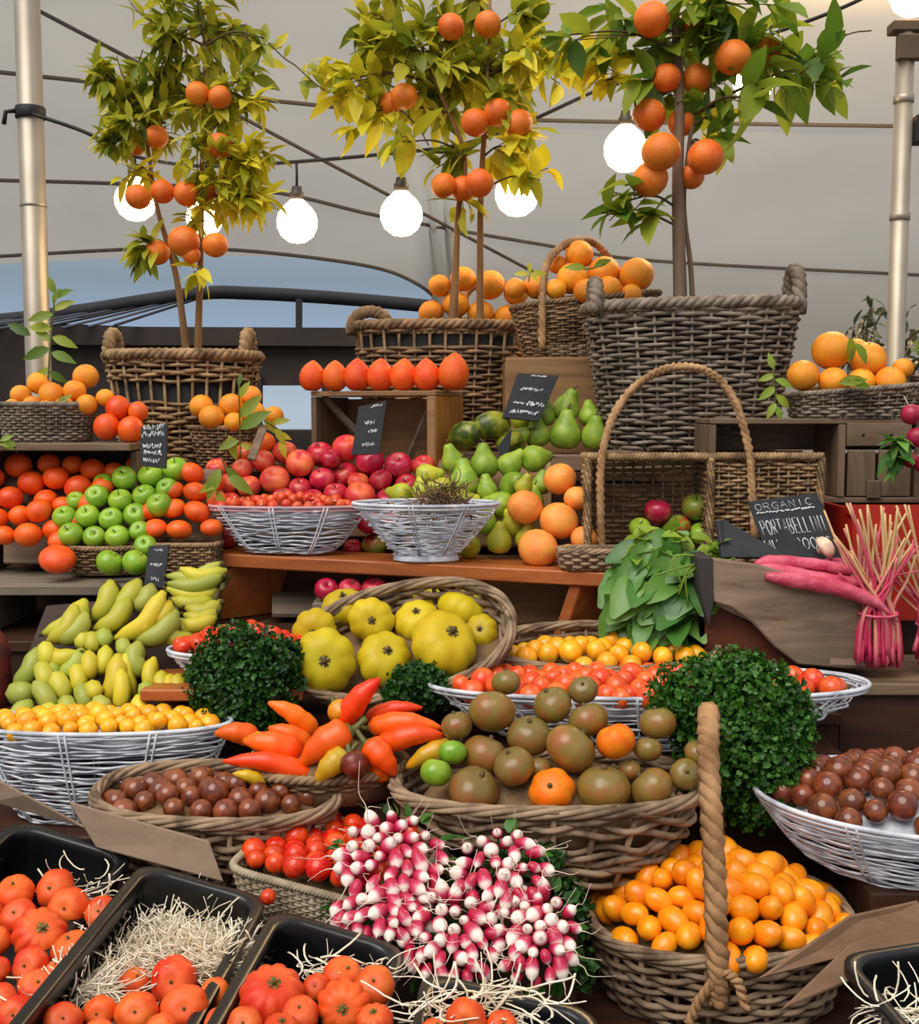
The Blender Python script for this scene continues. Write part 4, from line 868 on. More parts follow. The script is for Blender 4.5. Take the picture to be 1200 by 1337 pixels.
heap('red_apple', [(427, 758, 16), (457, 761, 16), (488, 765, 17)], lambda x, y: 2.405, 'red apple', 'gap under the bench', 'apple', 'red apples under the bench', face=.6)
riser(-.31, -.14, 2.385, 2.50, 1.047, 1.10, 'low pale block under the red apples below the bench', 'pallet')
fix_z(HEAPS[-1], 1.10, .95)
tray('pale grey plank seen in the gap under the bench', 355, 560, 800, 772, 2.44, 2.56, 0, 'pallet')
# ---- pears and grapefruit
riser(-.01, .325, 2.42, 2.596, 1.047, 1.18, 'wooden block under pears and grapefruit behind the bench', 'crate_brown')
tray('sloping board under the heap of green pears', 525, 720, 712, 600, 2.45, 2.57, .09, 'crate_brown')
yp = lambda x, y: 2.44+.0012*(712-y)
up = lambda: (U(-.25, .25), U(-.25, .25), U(0, 6)); lie = lambda s: (U(-.2, .2)-.3, s*1.45, U(-.4, .4))
Hpear = heap('pear', [(597, 607, 16, None, (.2, -.3, 0)), (612, 628, 20, None, (-.1, .05, 1)), (631, 610, 19, None, (.1, .35, 2)), (560, 623, 15, 'yellow_pear', lie(1)), (581, 634, 14, 'yellow_pear', lie(-1)), (528, 644, 15, 'yellow_pear', lie(-1)), (608, 648, 16, 'yellow_pear', lie(1)), (648, 655, 18, None, lie(-1)), (671, 634, 20, None, (1.2, .3, 0)),
     (692, 600, 18, None, lie(1)), (668, 611, 17, None, (.6, .5, 1)), (652, 703, 17, 'yellow_pear', (.1, .1, 0)), (612, 713, 16, 'yellow_pear', (1.3, 0, 0)), (668, 684, 15, 'yellow_pear', (.2, -.3, 0)), (684, 700, 14, 'yellow_pear', (.2, .2, 0)), (706, 632, 13, 'pear'), (629, 640, 14), (690, 650, 14), (545, 640, 13, 'yellow_pear'), (640, 680, 15)],
     yp, 'green or yellow pear', 'pile behind the second wire bowl', 'pear', 'pears behind the wire bowl', rot=up)
riser(.01, .335, 2.66, 2.86, 1.362, 1.40, 'low pale block under the upper pears', 'crate_grey')
heap('pear', [(737, 535, 18, None, (.3, .35, 0)), (730, 562, 21, None, (0, .1, 0)), (757, 563, 18, None, (.2, -.2, 1)), (708, 563, 17, None, (0, -.1, 0)), (684, 572, 19, None, (.3, .9, 0)), (765, 545, 14, None, (.1, .3, 2)), (718, 545, 13, None, (.2, .1, 0)), (690, 555, 13, 'yellow_pear', (.2, 1.2, 0))], lambda x, y: 2.72+.001*(565-y), 'green pear', 'upper group under the slate', 'pear', 'pears below the slate')
heap('papaya', [(618, 567, 19, None, (.3, 1.25, -.5)), (641, 562, 19, None, (.2, 1.45, .6)), (655, 572, 14, None, (.2, 1.3, .4))], lambda x, y: 2.66, 'green-yellow papaya', 'pear display top', 'papaya', 'papayas beside the crate')
heap('grapefruit', [(735, 629, 22), (698, 663, 24), (726, 681, 26), (704, 715, 27), (748, 648, 17), (750, 700, 18), (744, 722, 15), (686, 638, 12, 'yellow_pear')], lambda x, y: 2.37+.0012*(715-y), 'large orange-pink grapefruit', 'pile left of the arched basket', 'grapefruit', 'grapefruits by the arched basket')

# ---- chalkboards
chalkboard('small slate with dense chalk lettering standing above the green apples', [at(184, 557, 2.40), at(219, 553, 2.40), at(217, 612, 2.385), at(182, 608, 2.385)], [(.08, .05, .8, .16, None), (.05, .22, .8, .18, None), (.1, .5, .7, .14, None), (.15, .66, .65, .14, None), (.15, .85, .6, .14, None)], 3)
chalkboard('small slate with three short chalk marks below the mandarins', [at(194, 713, 2.31), at(221, 711, 2.31), at(214, 769, 2.285), at(188, 763, 2.285)], [(.3, .12, .4, .07, None), (.2, .48, .55, .1, None), (.3, .82, .4, .1, None)], 4)
chalkboard('slate leaning inside the open persimmon crate', [at(468, 531, 2.56), at(505, 523, 2.56), at(495, 593, 2.54), at(459, 594, 2.54)], [(.45, .06, .4, .06, None), (.3, .38, .35, .1, None), (.5, .55, .3, .08, None), (.35, .8, .4, .1, None)], 5)
chalkboard('wide slate leaning on the upright crate above the papayas', [at(676, 487, 2.70), at(730, 490, 2.72), at(704, 550, 2.66), at(656, 545, 2.64)], [(.35, .05, .35, .05, None), (.2, .35, .55, .08, None), (.15, .66, .25, .05, None), (.5, .66, .45, .11, None), (.15, .85, .7, .1, None)], 6)
board('dark_card', 'small black tilted card between papayas and pears', 'sign', [at(664, 563, 2.60), at(667, 560, 2.60), at(663, 606, 2.585), at(648, 585, 2.585)], .004, 'slate')

# ---- bench with wire bowls
A = at(253, 727, 2.47); Bx = at(818, 754, 2.25); A.z = 1.196; Bx.z = 1.18; Lb = (Bx-A).length
bn = thing('bench', 'orange-brown wooden bench carrying the two wire bowls', 'bench', A, (0, math.asin((A.z-Bx.z)/Lb), atan2(Bx.y-A.y, Bx.x-A.x)))
obj('bench_top', MB().box((Lb/2, .07, -.0145), (Lb, .14, .029)), M['bench'], bn, False, .003)
for x0, sgn in ((.06, -1), (Lb-.115, -1)):
    q = [(x0, .012, -.03), (x0+.024, .012, -.03), (x0+.024+sgn*.035, .012, -.148), (x0+sgn*.035, .012, -.148)]
    obj('leg', MB().prism(q, (.085, .12, 0)), M['bench'], bn, False, .002)
zb = 1.19
w1 = wire_bowl('wire_bowl', 'pink-tinged white wire bowl of small red fruit on the bench', (X_(377, 2.47), 2.47, 1.198), .172, .068, .10, .52, 16, 12, .0018, rimmat='wire_red', group='wire bowls on the bench', bulge=.8)
mound(w1, 'packing', .13, .05, .012, .088, M['wire'])
dome('small_red_fruit', (X_(377, 2.47), 2.47, 1.293), .155, .06, .022, .0125, 'small red fruit with pale stalk', 'pink-tinged wire bowl', 'fruit', 'small red fruit in the wire bowl', jit=.5, parts=True)
w2 = wire_bowl('wire_bowl', 'white wire bowl holding a brown straw nest on the bench', (X_(556, 2.38), 2.385, 1.205), .152, .09, .105, .42, 17, 12, .0018, group='wire bowls on the bench', bulge=.85, foot=.012)
strands('straw_nest', 'tuft of dry brown straw in the second wire bowl', (X_(560, 2.38), 2.385, 1.295), .08, .045, .012, 80, .06, .0013, 'straw_brown', 'straw')
strands('straw_nest', 'round brown straw clump standing in the second wire bowl', (X_(580, 2.35), 2.36, 1.31), .042, .035, .045, 160, .06, .0012, 'straw_brown', 'straw')
heap('red_apple', [(296, 702, 15, 'nectarine'), (462, 716, 13), (488, 712, 17, 'mixed_apple')], lambda x, y: 2.56, 'pink-red apple', 'bench top behind the wire bowls', 'apple', 'apples behind the wire bowls', face=.5)
# ================================================================== RIGHT GROUP
def panel(mb, sb, o, ux, uz, w, h, rows, st, rs, nrm):
    """flat woven panel from corner o, along ux (w) and uz (h)"""
    o, ux, uz, nrm = Vector(o), Vector(ux), Vector(uz), Vector(nrm); n = st*4
    for i in range(rows):
        z = (i+.5)/rows*h; f = [U(0, 6), U(3, 6), U(6, 9)]
        mb.tube([tuple(o+ux*(w*k/n)+uz*(z+.0016*sin(f[0]+f[1]*k/n*2))+nrm*(rs*1.1*cos(pi*k/4+pi*(i % 2)))) for k in range(n+1)], rs*U(.8, 1.1), 5)
    for k in range(st+1): sb.tube([tuple(o+ux*(w*k/st)), tuple(o+ux*(w*k/st)+uz*h)], rs*.8, 5)
o3 = Vector((.268, 2.36, 1.182)); W, Dp, Hh = .47, .112, .222
bk = thing('arched_basket', 'box-shaped woven basket with tall arched handle and open front', 'basket', o3)
mb = MB(); sb = MB()
panel(mb, sb, (0, Dp, 0), (1, 0, 0), (0, 0, 1), W, Hh, 20, 22, .0042, (0, 1, 0)); obj('back_panel', mb, M['wicker_brown'], bk); 
mb = MB(); panel(mb, sb, (.245, 0, 0), (1, 0, 0), (0, 0, 1), W-.245, Hh, 27, 11, .0036, (0, -1, 0)); obj('front_panel', mb, M['wicker_tan'], bk)
for x, m in ((0, 'wicker_tan'), (W, 'wicker_tan'), (.245, 'wicker_brown')):
    mb = MB(); panel(mb, sb, (x, 0, 0), (0, 1, 0), (0, 0, 1), Dp, Hh, 18, 7, .0045, (1, 0, 0)); obj('side_panel', mb, M[m], bk)
mb = MB(); panel(mb, sb, (0, 0, Hh), (1, 0, 0), (0, 1, 0), W, Dp, 14, 22, .0045, (0, 0, 1)); obj('top_panel', mb, M['wicker_tan'], bk)
mb = MB(); panel(mb, sb, (0, 0, .003), (1, 0, 0), (0, 1, 0), W, Dp, 14, 22, .004, (0, 0, 1)); obj('base_panel', mb, M['wicker_brown'], bk)
obj('upright_stakes', sb, M['wicker_brown'], bk)
mb = MB()
def edge(a, b, n=26): mb.rope([tuple(lerp(Vector(a), Vector(b), k/(n*3))) for k in range(n*3+1)], .0048, .0055, 3, n*.55)
edge((-.006, -.006, Hh+.004), (W+.006, -.006, Hh+.004), 40); edge((-.004, -.004, 0), (-.004, -.004, Hh)); edge((.247, -.007, 0), (.247, -.007, Hh)); edge((W, Dp, Hh), (W, 0, Hh), 16); edge((0, Dp, Hh), (0, 0, Hh), 16); edge((W+.004, -.004, 0), (W+.004, -.004, Hh))
obj('edge_binding', mb, M['wicker_tan'], bk)
hp = spline([at(x, y, 2.345)-o3 for x, y in ((787, 725), (784, 660), (786, 600), (800, 545), (835, 500), (880, 480), (925, 486), (960, 525), (977, 585), (982, 640), (985, 705))], 60)
obj('arched_handle', MB().rope(hp, .0052, .0058, 3, 22).tube(spline(hp, 60), .0058, 6), M['rope'], bk)
ft = wicker('shallow_basket', 'little woven tray in front of the arched basket opening', 'basket', (X_(780, 2.30), 2.302, 1.186), .075, .036, .036, 'wicker_rustic', .9, 4, 5, 22, .0046, .007)
Hin = heap('mixed_apple', [(858, 668, 18, 'red_apple'), (904, 668, 19, None), (888, 688, 16, None), (909, 694, 16, 'green_apple'), (838, 690, 15, 'green_apple'), (868, 700, 15)], lambda x, y: 2.41+.0003*(700-y), 'red or green apple', 'inside the arched basket', 'apple', 'apples inside the arched basket', face=.4)
# greens spilling left of the trough
gr = thing('spinach_bunch', 'large bunch of leafy green spinach spilling left of the wooden trough', 'spinach', at(905, 790, 2.21)); G0 = Vector(gr.location); mb = MB(); mb2 = MB(); st = MB()
random.seed(5)
for (x, y, r, n) in ((870, 745, 46, 34), (850, 770, 40, 34), (900, 780, 40, 34), (850, 805, 35, 34), (885, 825, 40, 44), (915, 840, 24, 24), (905, 740, 34, 18), (860, 722, 30, 14), (900, 810, 30, 28), (920, 760, 20, 12)):
    for _ in range(n):
        p = at(x+U(-r, r)*.8, y+U(-r, r)*.8, 2.22+U(-.05, .05))-G0; leaf(mb, p, (U(-1, .1), U(-.8, -.1), U(-.8, .25)), U(.05, .085), U(.04, .062), up=(U(-.5, .5), -.8, .7), fold=.4, curl=.7, prof=((0, .1), (.18, .72), (.48, 1), (.8, .8), (1, .22)))
for _ in range(60):
    p = at(U(825, 935), U(700, 735), 2.22+U(-.03, .03))-G0; leaf(mb2, p, (U(-1, 1), U(-.8, 0), U(-.3, .8)), U(.03, .055), U(.025, .04), fold=.4, curl=.5)
for _ in range(6): a = at(U(930, 985), U(725, 740), 2.15)-G0; st.tube(spline([a, at(U(880, 930), U(720, 750), 2.13)-G0, at(U(850, 910), U(740, 800), 2.13)-G0], 8), .002, 4)
obj('leaves', mb, M['spinach'], gr); obj('pale_leaves', mb2, M['lettuce'], gr); obj('stalks', st, M['lettuce'], gr)
# wooden trough
T0 = at(1030, 880, 2.16); tr_ = thing('wooden_trough', 'old grey-brown carved wooden trough holding long pink radishes', 'trough', T0)
def q3(px, py, Y): return at(px, py, Y)-T0
outl = [(930, 729), (986, 737), (1060, 752), (1128, 776), (1146, 800), (1151, 840), (1150, 874), (1100, 873), (1042, 868), (1012, 845), (985, 815), (955, 793), (932, 786), (926, 760)]
obj('front_board', MB().prism([tuple(q3(x, y, 2.10+.00013*(x-930))) for x, y in outl], (0, .022, 0)), M['trough'], tr_, False, .003)
obj('end_block', MB().prism([tuple(q3(x, y, 2.095)) for x, y in ((911, 728), (931, 728), (932, 787), (926, 818), (914, 770))], (0, .2, 0)), plain('blackened_wood', (52, 46, 44), .7), tr_, False, .002)
obj('back_board', MB().prism([tuple(q3(x, y+6, 2.29)) for x, y in outl], (0, .02, 0)), M['trough'], tr_, False, .003)
obj('bottom_board', MB().prism([tuple(q3(x, y, 2.12)) for x, y in ((935, 782), (985, 806), (1020, 838), (1050, 858), (1146, 862), (1146, 870), (1045, 866), (1012, 844), (982, 813), (935, 790))], (0, .17, 0)), M['trough'], tr_, False)
obj('end_board', MB().prism([tuple(q3(x, y, 2.125)) for x, y in ((1138, 800), (1149, 800), (1150, 872), (1139, 872))], (0, .17, 0)), M['trough'], tr_, False)
rb_ = thing('wooden_box', 'reddish dark box below the left end of the trough', 'box', at(985, 885, 2.2))
obj('front_panel', MB().prism([tuple(at(x, y, 2.145)-Vector(rb_.location)) for x, y in ((914, 775), (935, 790), (985, 817), (1020, 850), (1045, 872), (1045, 886), (914, 886))], (0, .015, 0)), M['red_wood'], rb_, False)
obj('side_panel', MB().prism([tuple(at(x, y, 2.145)-Vector(rb_.location)) for x, y in ((914, 775), (920, 779), (920, 886), (914, 886))], (0, .15, 0)), M['red_wood'], rb_, False)
# long pink radishes
M['long_radish'] = fruit_mat('long_pink_radish_skin', (190, 60, 90), (216, 100, 126), scale=20, rough=.5, bump=.15, bscale=60, rand=.2)
Hl = Heap('long wrinkled pink radish', 'top of the wooden trough', 'radish', 'long radishes on the trough')
for k, (pts, r, dy) in enumerate([([(985, 738), (1010, 733), (1060, 737), (1110, 745), (1150, 755), (1185, 762)], 10, .02), ([(978, 744), (1020, 746), (1070, 756), (1120, 760), (1165, 752), (1200, 745)], 11, .0), ([(1000, 752), (1050, 760), (1100, 770), (1140, 785), (1160, 800), (1172, 812)], 12, -.02),
        ([(1040, 742), (1080, 742), (1110, 735), (1140, 726), (1180, 716)], 8, .05), ([(1030, 748), (1075, 750), (1125, 765), (1150, 775), (1175, 800)], 10, .03), ([(990, 745), (1040, 752), (1090, 758), (1130, 772), (1150, 780)], 10, .06), ([(1060, 738), (1100, 734), (1150, 740), (1190, 730)], 7, .08)]):
    Y = 2.125+dy; P = spline([at(x, y, Y) for x, y in pts], 24); c = P[0]; s = mpp(750, Y)
    rr = [.84*r*s*min(1, .45+k_*.22)*max(.10, min(1, (.92-k_/24)*2.2))*(1+.06*sin(k_*2.1)) for k_ in range(25)]
    o = obj('long_radish', MB().tube([tuple(p-c) for p in P], rr, 10), M['long_radish']); o.location = c; tag(o, '', 'radish', Hl.group); Hl.o.append(o)
# portabellini sign and dark slates
chalkboard('slate lettered ORGANIC PORTABELLINI MUSHROOMS leaning by the arched basket', [at(977, 655, 2.245), at(1067, 643, 2.245), at(1101, 735, 2.205), at(1006, 738, 2.205)], [(.06, .06, .84, .10, 'ORGANIC'), (.06, .2, .8, .03, None), (.05, .32, .92, .22, 'PORTABELLINI'), (.02, .62, .95, .16, 'MUSHROOMS')], 8)
board('slate_board', 'blank black slate lying tilted left of the lettered sign', 'sign', [at(937, 679, 2.20), at(946, 678, 2.21), at(1034, 728, 2.17), at(944, 728, 2.16)], .01, 'slate')
board('slate_board', 'blank black slate wedge in front of the lettered sign', 'sign', [at(1018, 690, 2.19), at(1030, 692, 2.19), at(1078, 738, 2.17), at(1012, 736, 2.17)], .008, 'slate')
spawn('mushroom', at(1075, 716, 2.175), 16*mpp(716, 2.17), (0.3, .9, 0), 'single pale mushroom resting at the foot of the lettered slate', 'mushroom') if 'mushroom' in FR else None
# pink-stemmed chard
rc = thing('plastic_crate', 'red plastic crate behind the pink and yellow stems', 'crate', at(1180, 760, 2.32)); R0 = Vector(rc.location)
for nm, qd in (('rim', ((1108, 660), (1320, 660), (1320, 672), (1108, 672))), ('front_wall', ((1112, 672), (1320, 672), (1320, 810), (1118, 810)))): obj(nm, MB().prism([tuple(at(x, y, 2.31)-R0) for x, y in qd], (0, .02 if nm == 'rim' else .012, 0)), M['red_plastic'], rc, False)
for nm, x in (('side_wall', 1108),): obj(nm, MB().prism([tuple(at(x+dx, y, 2.32)-R0) for dx, y in ((0, 664), (8, 664), (8, 810), (4, 810))], (0, .22, 0)), M['red_plastic'], rc, False)
NS = NT('pink_yellow_stalk'); tcs = NS.n('ShaderNodeTexCoord'); sps = NS.n('ShaderNodeSeparateXYZ'); NS.l(tcs.outputs['Object'], sps.inputs[0]); g = NS.n('ShaderNodeNewGeometry'); oi = NS.n('ShaderNodeObjectInfo')
hh = NS.math('ADD', NS.math('MULTIPLY', sps.outputs[2], 3.4), NS.math('MULTIPLY', NS.math('SUBTRACT', oi.outputs['Random'], .5), .9))
NS.l(NS.ramp(hh, [(.12, lin((196, 44, 84))), (.5, lin((206, 92, 108))), (.8, lin((206, 170, 116)))]), NS.b.inputs['Base Color']); NS.b.inputs['Roughness'].default_value = .4; M['stalk'] = NS.m
def chard(label, cx, tie, foot, topx, n, Y, seed, cut=None):
    random.seed(seed); B = at(cx, foot, Y); root = thing('stem_bunch', label, 'stems', B, group='bunches of pink stems')
    for k in range(n):
        f = (k+.5)/n; dx = U(-22, 22); m = at(cx+dx, tie, Y+U(-.015, .015)); a = at(cx+dx*1.35+U(-3, 3), foot-U(0, 22), Y+U(-.02, .02)); tx = lerp(topx[0], topx[1], f)+U(-8, 8)
        b = at(tx, U(655, 735) if f > .12 else U(665, 760), Y+.02+U(-.04, .06)); P = spline([a-B, m-B, lerp(m, b, .55)-B+Vector((U(-.006, .006), 0, 0)), b-B], 12)
        obj('stalk', MB().tube(P, np.linspace(.0046, .0024, 13)*U(.8, 1.1), 6), M['stalk'], root)
    tb = MB(); c = at(cx, tie, Y)-B; tb.tube([tuple(c+Vector((.036*cos(t), .026*sin(t), .004*sin(t)))) for t in np.linspace(0, 2*pi, 24, endpoint=False)], .0028, 5, True); obj('tie', tb, M['long_radish'], root)
chard('tied bunch of pink and yellow stems standing right of the trough', 1146, 800, 872, (1082, 1196), 60, 2.12, 3)
chard('tied bunch of pink stems at the right edge of the frame', 1222, 815, 872, (1150, 1290), 34, 2.17, 4)

# ================================================================== BANANAS
def banana(mb_p, A, Bp, r, bend, mat, parent, L0):
    """curved fruit from stalk end A to blossom end B (px), sagging by bend px"""
    (ax, ay, aY), (bx, by, bY) = A, Bp
    if ay > 838: s_ = .16; ax, ay, bx, by = ax-(bx-ax)*s_, ay-(by-ay)*s_, bx+(bx-ax)*s_, by+(by-ay)*s_
    a = at(ax, ay, aY); b = at(bx, by, bY); m = (a+b)/2; k = mpp((ay+by)/2, aY)
    d = Vector((bx-ax, 0, ay-by)); n = Vector((-d.z, 0, d.x)).normalized() if d.length > 1 else Vector((0, 0, 1)); r *= 1.1; bend *= 1.5
    P = spline([a-L0, m-L0+n*bend*k+Vector((0, -.012, 0)), b-L0], 14); R = r*k
    prof = [.30, .52, .8, .95, 1, 1, 1, 1, 1, .98, .93, .84, .66, .42, .26]
    o = obj('banana', MB().tube(P, [R*1.04*q for q in prof], 7, mi=0), M[mat], parent)
    T = (P[-1]-P[-2]).normalized(); obj('tip', MB().tube([P[-1]-T*.001, P[-1]+T*R*.45], [R*.27, R*.2], 6), M['banana_tip'], o)
    return o
yb = lambda y: 2.03+.25*(935-y)/190
HANDS = [
 ('yellow banana hand on the upper left of the heap', 'banana', [(112, 783, 57, 827, 13, 8), (113, 800, 72, 834, 12, 7), (100, 790, 62, 838, 11, 7), (104, 825, 109, 848, 10, 3), (118, 826, 120, 852, 9, 3), (58, 843, 62, 866, 10, 3)], -.02),
 ('large banana hand at the top middle of the heap', 'banana', [(145, 758, 120, 812, 12, 6), (182, 757, 132, 792, 13, 9), (168, 780, 123, 822, 12, 7), (198, 763, 174, 795, 11, 5), (135, 824, 136, 842, 10, 2), (158, 836, 162, 856, 9, 3)], -.02),
 ('ripe yellow banana hand in the upper centre of the heap', 'yellow_banana', [(214, 772, 150, 834, 12, 9), (231, 797, 173, 834, 13, 9), (200, 795, 178, 825, 10, 5), (222, 785, 195, 812, 10, 5)], -.04),
 ('banana hand high on the right beside the small slate', 'banana', [(290, 735, 218, 752, 9, 6), (292, 752, 219, 762, 10, 5), (290, 770, 218, 768, 11, 5), (280, 784, 224, 782, 9, 3), (296, 744, 235, 742, 9, 6)], .02),
 ('pale banana hand below it against the bench leg', 'banana', [(290, 785, 242, 793, 10, 6), (285, 798, 240, 802, 9, 5), (275, 818, 228, 808, 10, 5), (256, 835, 212, 820, 11, 4), (282, 806, 236, 812, 9, 4)], .0),
 ('short green and yellow banana hand in the left middle', 'yellow_banana', [(62, 850, 98, 852, 11, -5), (104, 852, 80, 880, 12, 5), (115, 855, 113, 884, 10, 4), (137, 848, 130, 876, 10, 4), (98, 872, 102, 902, 10, 4), (70, 866, 68, 882, 9, 2), (120, 895, 127, 908, 10, 2)], -.02),
 ('green banana hand at the lower left of the heap', 'green_banana', [(46, 852, 22, 890, 12, 6), (52, 870, 58, 899, 11, 5), (20, 900, 44, 899, 14, -3), (70, 884, 82, 913, 12, 5), (48, 896, 66, 928, 11, 5), (36, 918, 8, 938, 13, 5), (104, 898, 114, 928, 11, 4), (84, 914, 94, 938, 11, 3), (60, 925, 78, 940, 10, 3), (30, 935, 52, 940, 11, -2)], -.02),
 ('banana hand with a curved yellow front fruit at lower right', 'yellow_banana', [(181, 838, 195, 882, 12, -7), (152, 862, 138, 912, 13, 6), (170, 857, 176, 902, 11, -5), (157, 880, 154, 926, 10, 4), (202, 864, 204, 900, 9, -4), (182, 912, 200, 936, 10, -3), (128, 916, 142, 926, 10, 2), (190, 896, 192, 908, 10, 2), (212, 880, 222, 902, 11, -3), (235, 884, 240, 902, 10, -2), (224, 884, 229, 903, 9, -2)], -.03)]
random.seed(9)
for lb, mt, fr, dy in HANDS:
    x0 = sum(f[0] for f in fr)/len(fr); y0 = sum(f[1] for f in fr)/len(fr); L0 = at(x0, y0, yb(y0)+.02); root = thing('banana_hand', lb, 'bananas', L0, group='hands of bananas')
    for f in fr:
        ym_ = (f[1]+f[3])/2; Y = yb(ym_)+dy+U(-.012, .012)
        mat = mt if random.random() < .7 else ('green_banana' if mt != 'green_banana' else 'banana'); banana(None, (f[0], f[1], Y+.012), (f[2], f[3], Y-.012), f[4], f[5], mat, root, L0)
    cs = MB(); 
    for f in fr[:4]: cs.tube(spline([at(f[0], f[1], yb(f[1])+.0)-L0, lerp(at(f[0], f[1], yb(f[1])+.03)-L0, Vector((0, .03, 0)), .5), Vector((0, .035, .0))], 5), [.005, .006, .007, .008, .009, .01], 6)
    obj('crown_stalk', cs, M['banana_tip'], root)
board('sloping_board', 'dark sloping board behind the heap of bananas', 'board', [at(60, 790, 2.27), at(285, 770, 2.30), at(240, 945, 2.10), at(0, 945, 2.10)], .012, 'dark_wood')
# dark red things at the far left edge
sk = thing('red_sack', 'dark red netting sack at the left edge beside the bananas', 'sack', at(-6, 935, 2.12)); obj('sack_body', MB().tube([tuple(at(-8, y, 2.12)-Vector(sk.location)) for y in range(940, 815, -12)], [.01, .03, .034, .035, .034, .032, .03, .03, .028, .02, .008], 12), fruit_mat('dark_red_net', (110, 16, 12), (70, 10, 8), scale=40, rough=.7), sk)

# ================================================================== MIDDLE BASKETS
# small stool with bowl of red tomatoes
so_ = thing('stool', 'low orange-brown wooden stool under the bowl of red tomatoes', 'stool', (-.42, 2.07, .952))
obj('seat', MB().box((0, 0, .05), (.285, .17, .02)), M['bench'], so_, False, .002)
for x in (-.11, .11): obj('leg', MB().box((x, .03, .02), (.03, .05, .04)), M['bench'], so_, False, .002)
w3 = wire_bowl('wire_bowl', 'white wire bowl of small red tomatoes behind the left parsley', (-.40, 2.08, 1.014), .135, .075, .052, .6, 10, 12, .0017)
mound(w3, 'packing', .1, .05, .02, .04, M['wire'])
dome('plum_cherry', (-.40, 2.08, 1.06), .125, .07, .04, .0145, 'small red plum tomato', 'wire bowl behind the left parsley', 'tomato', 'red tomatoes behind the parsley', lean=1.6)
curly('parsley_bunch', 'large bushy bunch of dark curly parsley left of the yellow tomatoes', [(at(318, 858, 2.0), .075, .05, .06), (at(300, 900, 1.99), .072, .05, .07), (at(348, 888, 1.99), .062, .05, .07), (at(318, 925, 1.98), .08, .045, .045), (at(372, 860, 2.0), .03, .03, .04), (at(275, 880, 2.0), .04, .03, .05)], 7000, .0056, 'parsley', at(330, 935, 2.06))
curly('parsley_bunch', 'small tuft of curly parsley right of the upright red pepper', [(at(548, 888, 1.99), .05, .04, .03), (at(530, 905, 1.98), .04, .03, .028), (at(565, 905, 1.98), .035, .03, .03)], 1900, .0056, 'parsley', at(550, 915, 2.03))
random.seed(21)
# tilted basket of yellow ribbed tomatoes
th_ = radians(33); c = Vector((-.093, 2.125, 1.02))
b6 = wicker('oval_basket', 'rustic wicker basket tilted forward with big yellow ribbed tomatoes', 'basket', c+Vector((.0, .01, .0)), .205, .13, .085, 'wicker_rustic', .82, 2.2, 8, 22, .0058, .011, .5, rot=(th_+.1, -.2, 0), wave=1)
mound(b6, 'packing', .19, .11, .02, .03, M['straw_brown'])
ty = lambda x, y: 2.03+.00145*(890-y)
fy = lambda: (Euler((.7+U(-.8, .8), U(-.8, .8), 0)).to_matrix() @ Euler((0, 0, U(0, 6))).to_matrix()).to_euler()
heap('yellow_tomato', [(431, 849, 38), (508, 848, 34), (570, 824, 41), (495, 811, 28), (450, 805, 28), (417, 828, 28), (596, 804, 31), (537, 812, 28), (620, 820, 21), (562, 798, 20)], ty, 'big yellow ribbed tomato', 'tilted wicker basket', 'tomato', 'yellow ribbed tomatoes', rot=fy, rs=1.1, w=(.35, 1.5, .5))
# wicker basket of yellow cherries and the long white tray
b7 = wicker('oval_basket', 'rustic wicker basket of yellow cherry tomatoes behind the long white tray', 'basket', (.275, 2.178, .957), .215, .105, .10, 'wicker_rustic', .8, 2.2, 8, 22, .0055, .010, .4, rot=(.22, 0, 0))
mound(b7, 'packing', .18, .085, .03, .06, M['straw_brown'])
dome('yellow_cherry', (.275, 2.155, 1.03), .195, .085, .026, .0215, 'yellow cherry tomato', 'rustic basket behind the white tray', 'tomato', 'yellow cherry tomatoes behind the tray')
riser(-.02, .66, 1.915, 2.045, .642, .915, 'dark block under the long white wire tray')
w4 = wire_bowl('wire_tray', 'long white wire tray of orange-red cherry tomatoes', (.33, 1.99, .918), .388, .125, .108, .5, 12, 26, .0019, bulge=.65, n=2.3)
mound(w4, 'packing', .3, .085, .01, .09, M['wire'])
dome('coral_cherry', (.33, 1.985, 1.018), .358, .108, .010, .0203, 'orange-red cherry tomato', 'long white wire tray', 'tomato', 'cherry tomatoes in the long tray', rv=.15)
# big parsley
curly('parsley_bunch', 'biggest bushy curly parsley hanging between white tray and right wire bowl', [(at(925, 905, 1.80), .09, .05, .055), (at(985, 925, 1.79), .09, .055, .075), (at(960, 985, 1.77), .09, .055, .075), (at(1010, 1010, 1.77), .055, .05, .075), (at(890, 935, 1.80), .05, .04, .04), (at(960, 880, 1.81), .06, .04, .04), (at(1030, 960, 1.78), .04, .04, .07), (at(985, 1050, 1.77), .04, .04, .04)], 12000, .0056, 'parsley_light', at(960, 950, 1.86))
riser(.37, .56, 1.84, 1.905, .642, .93, 'dark block behind the biggest parsley bunch')
random.seed(31)
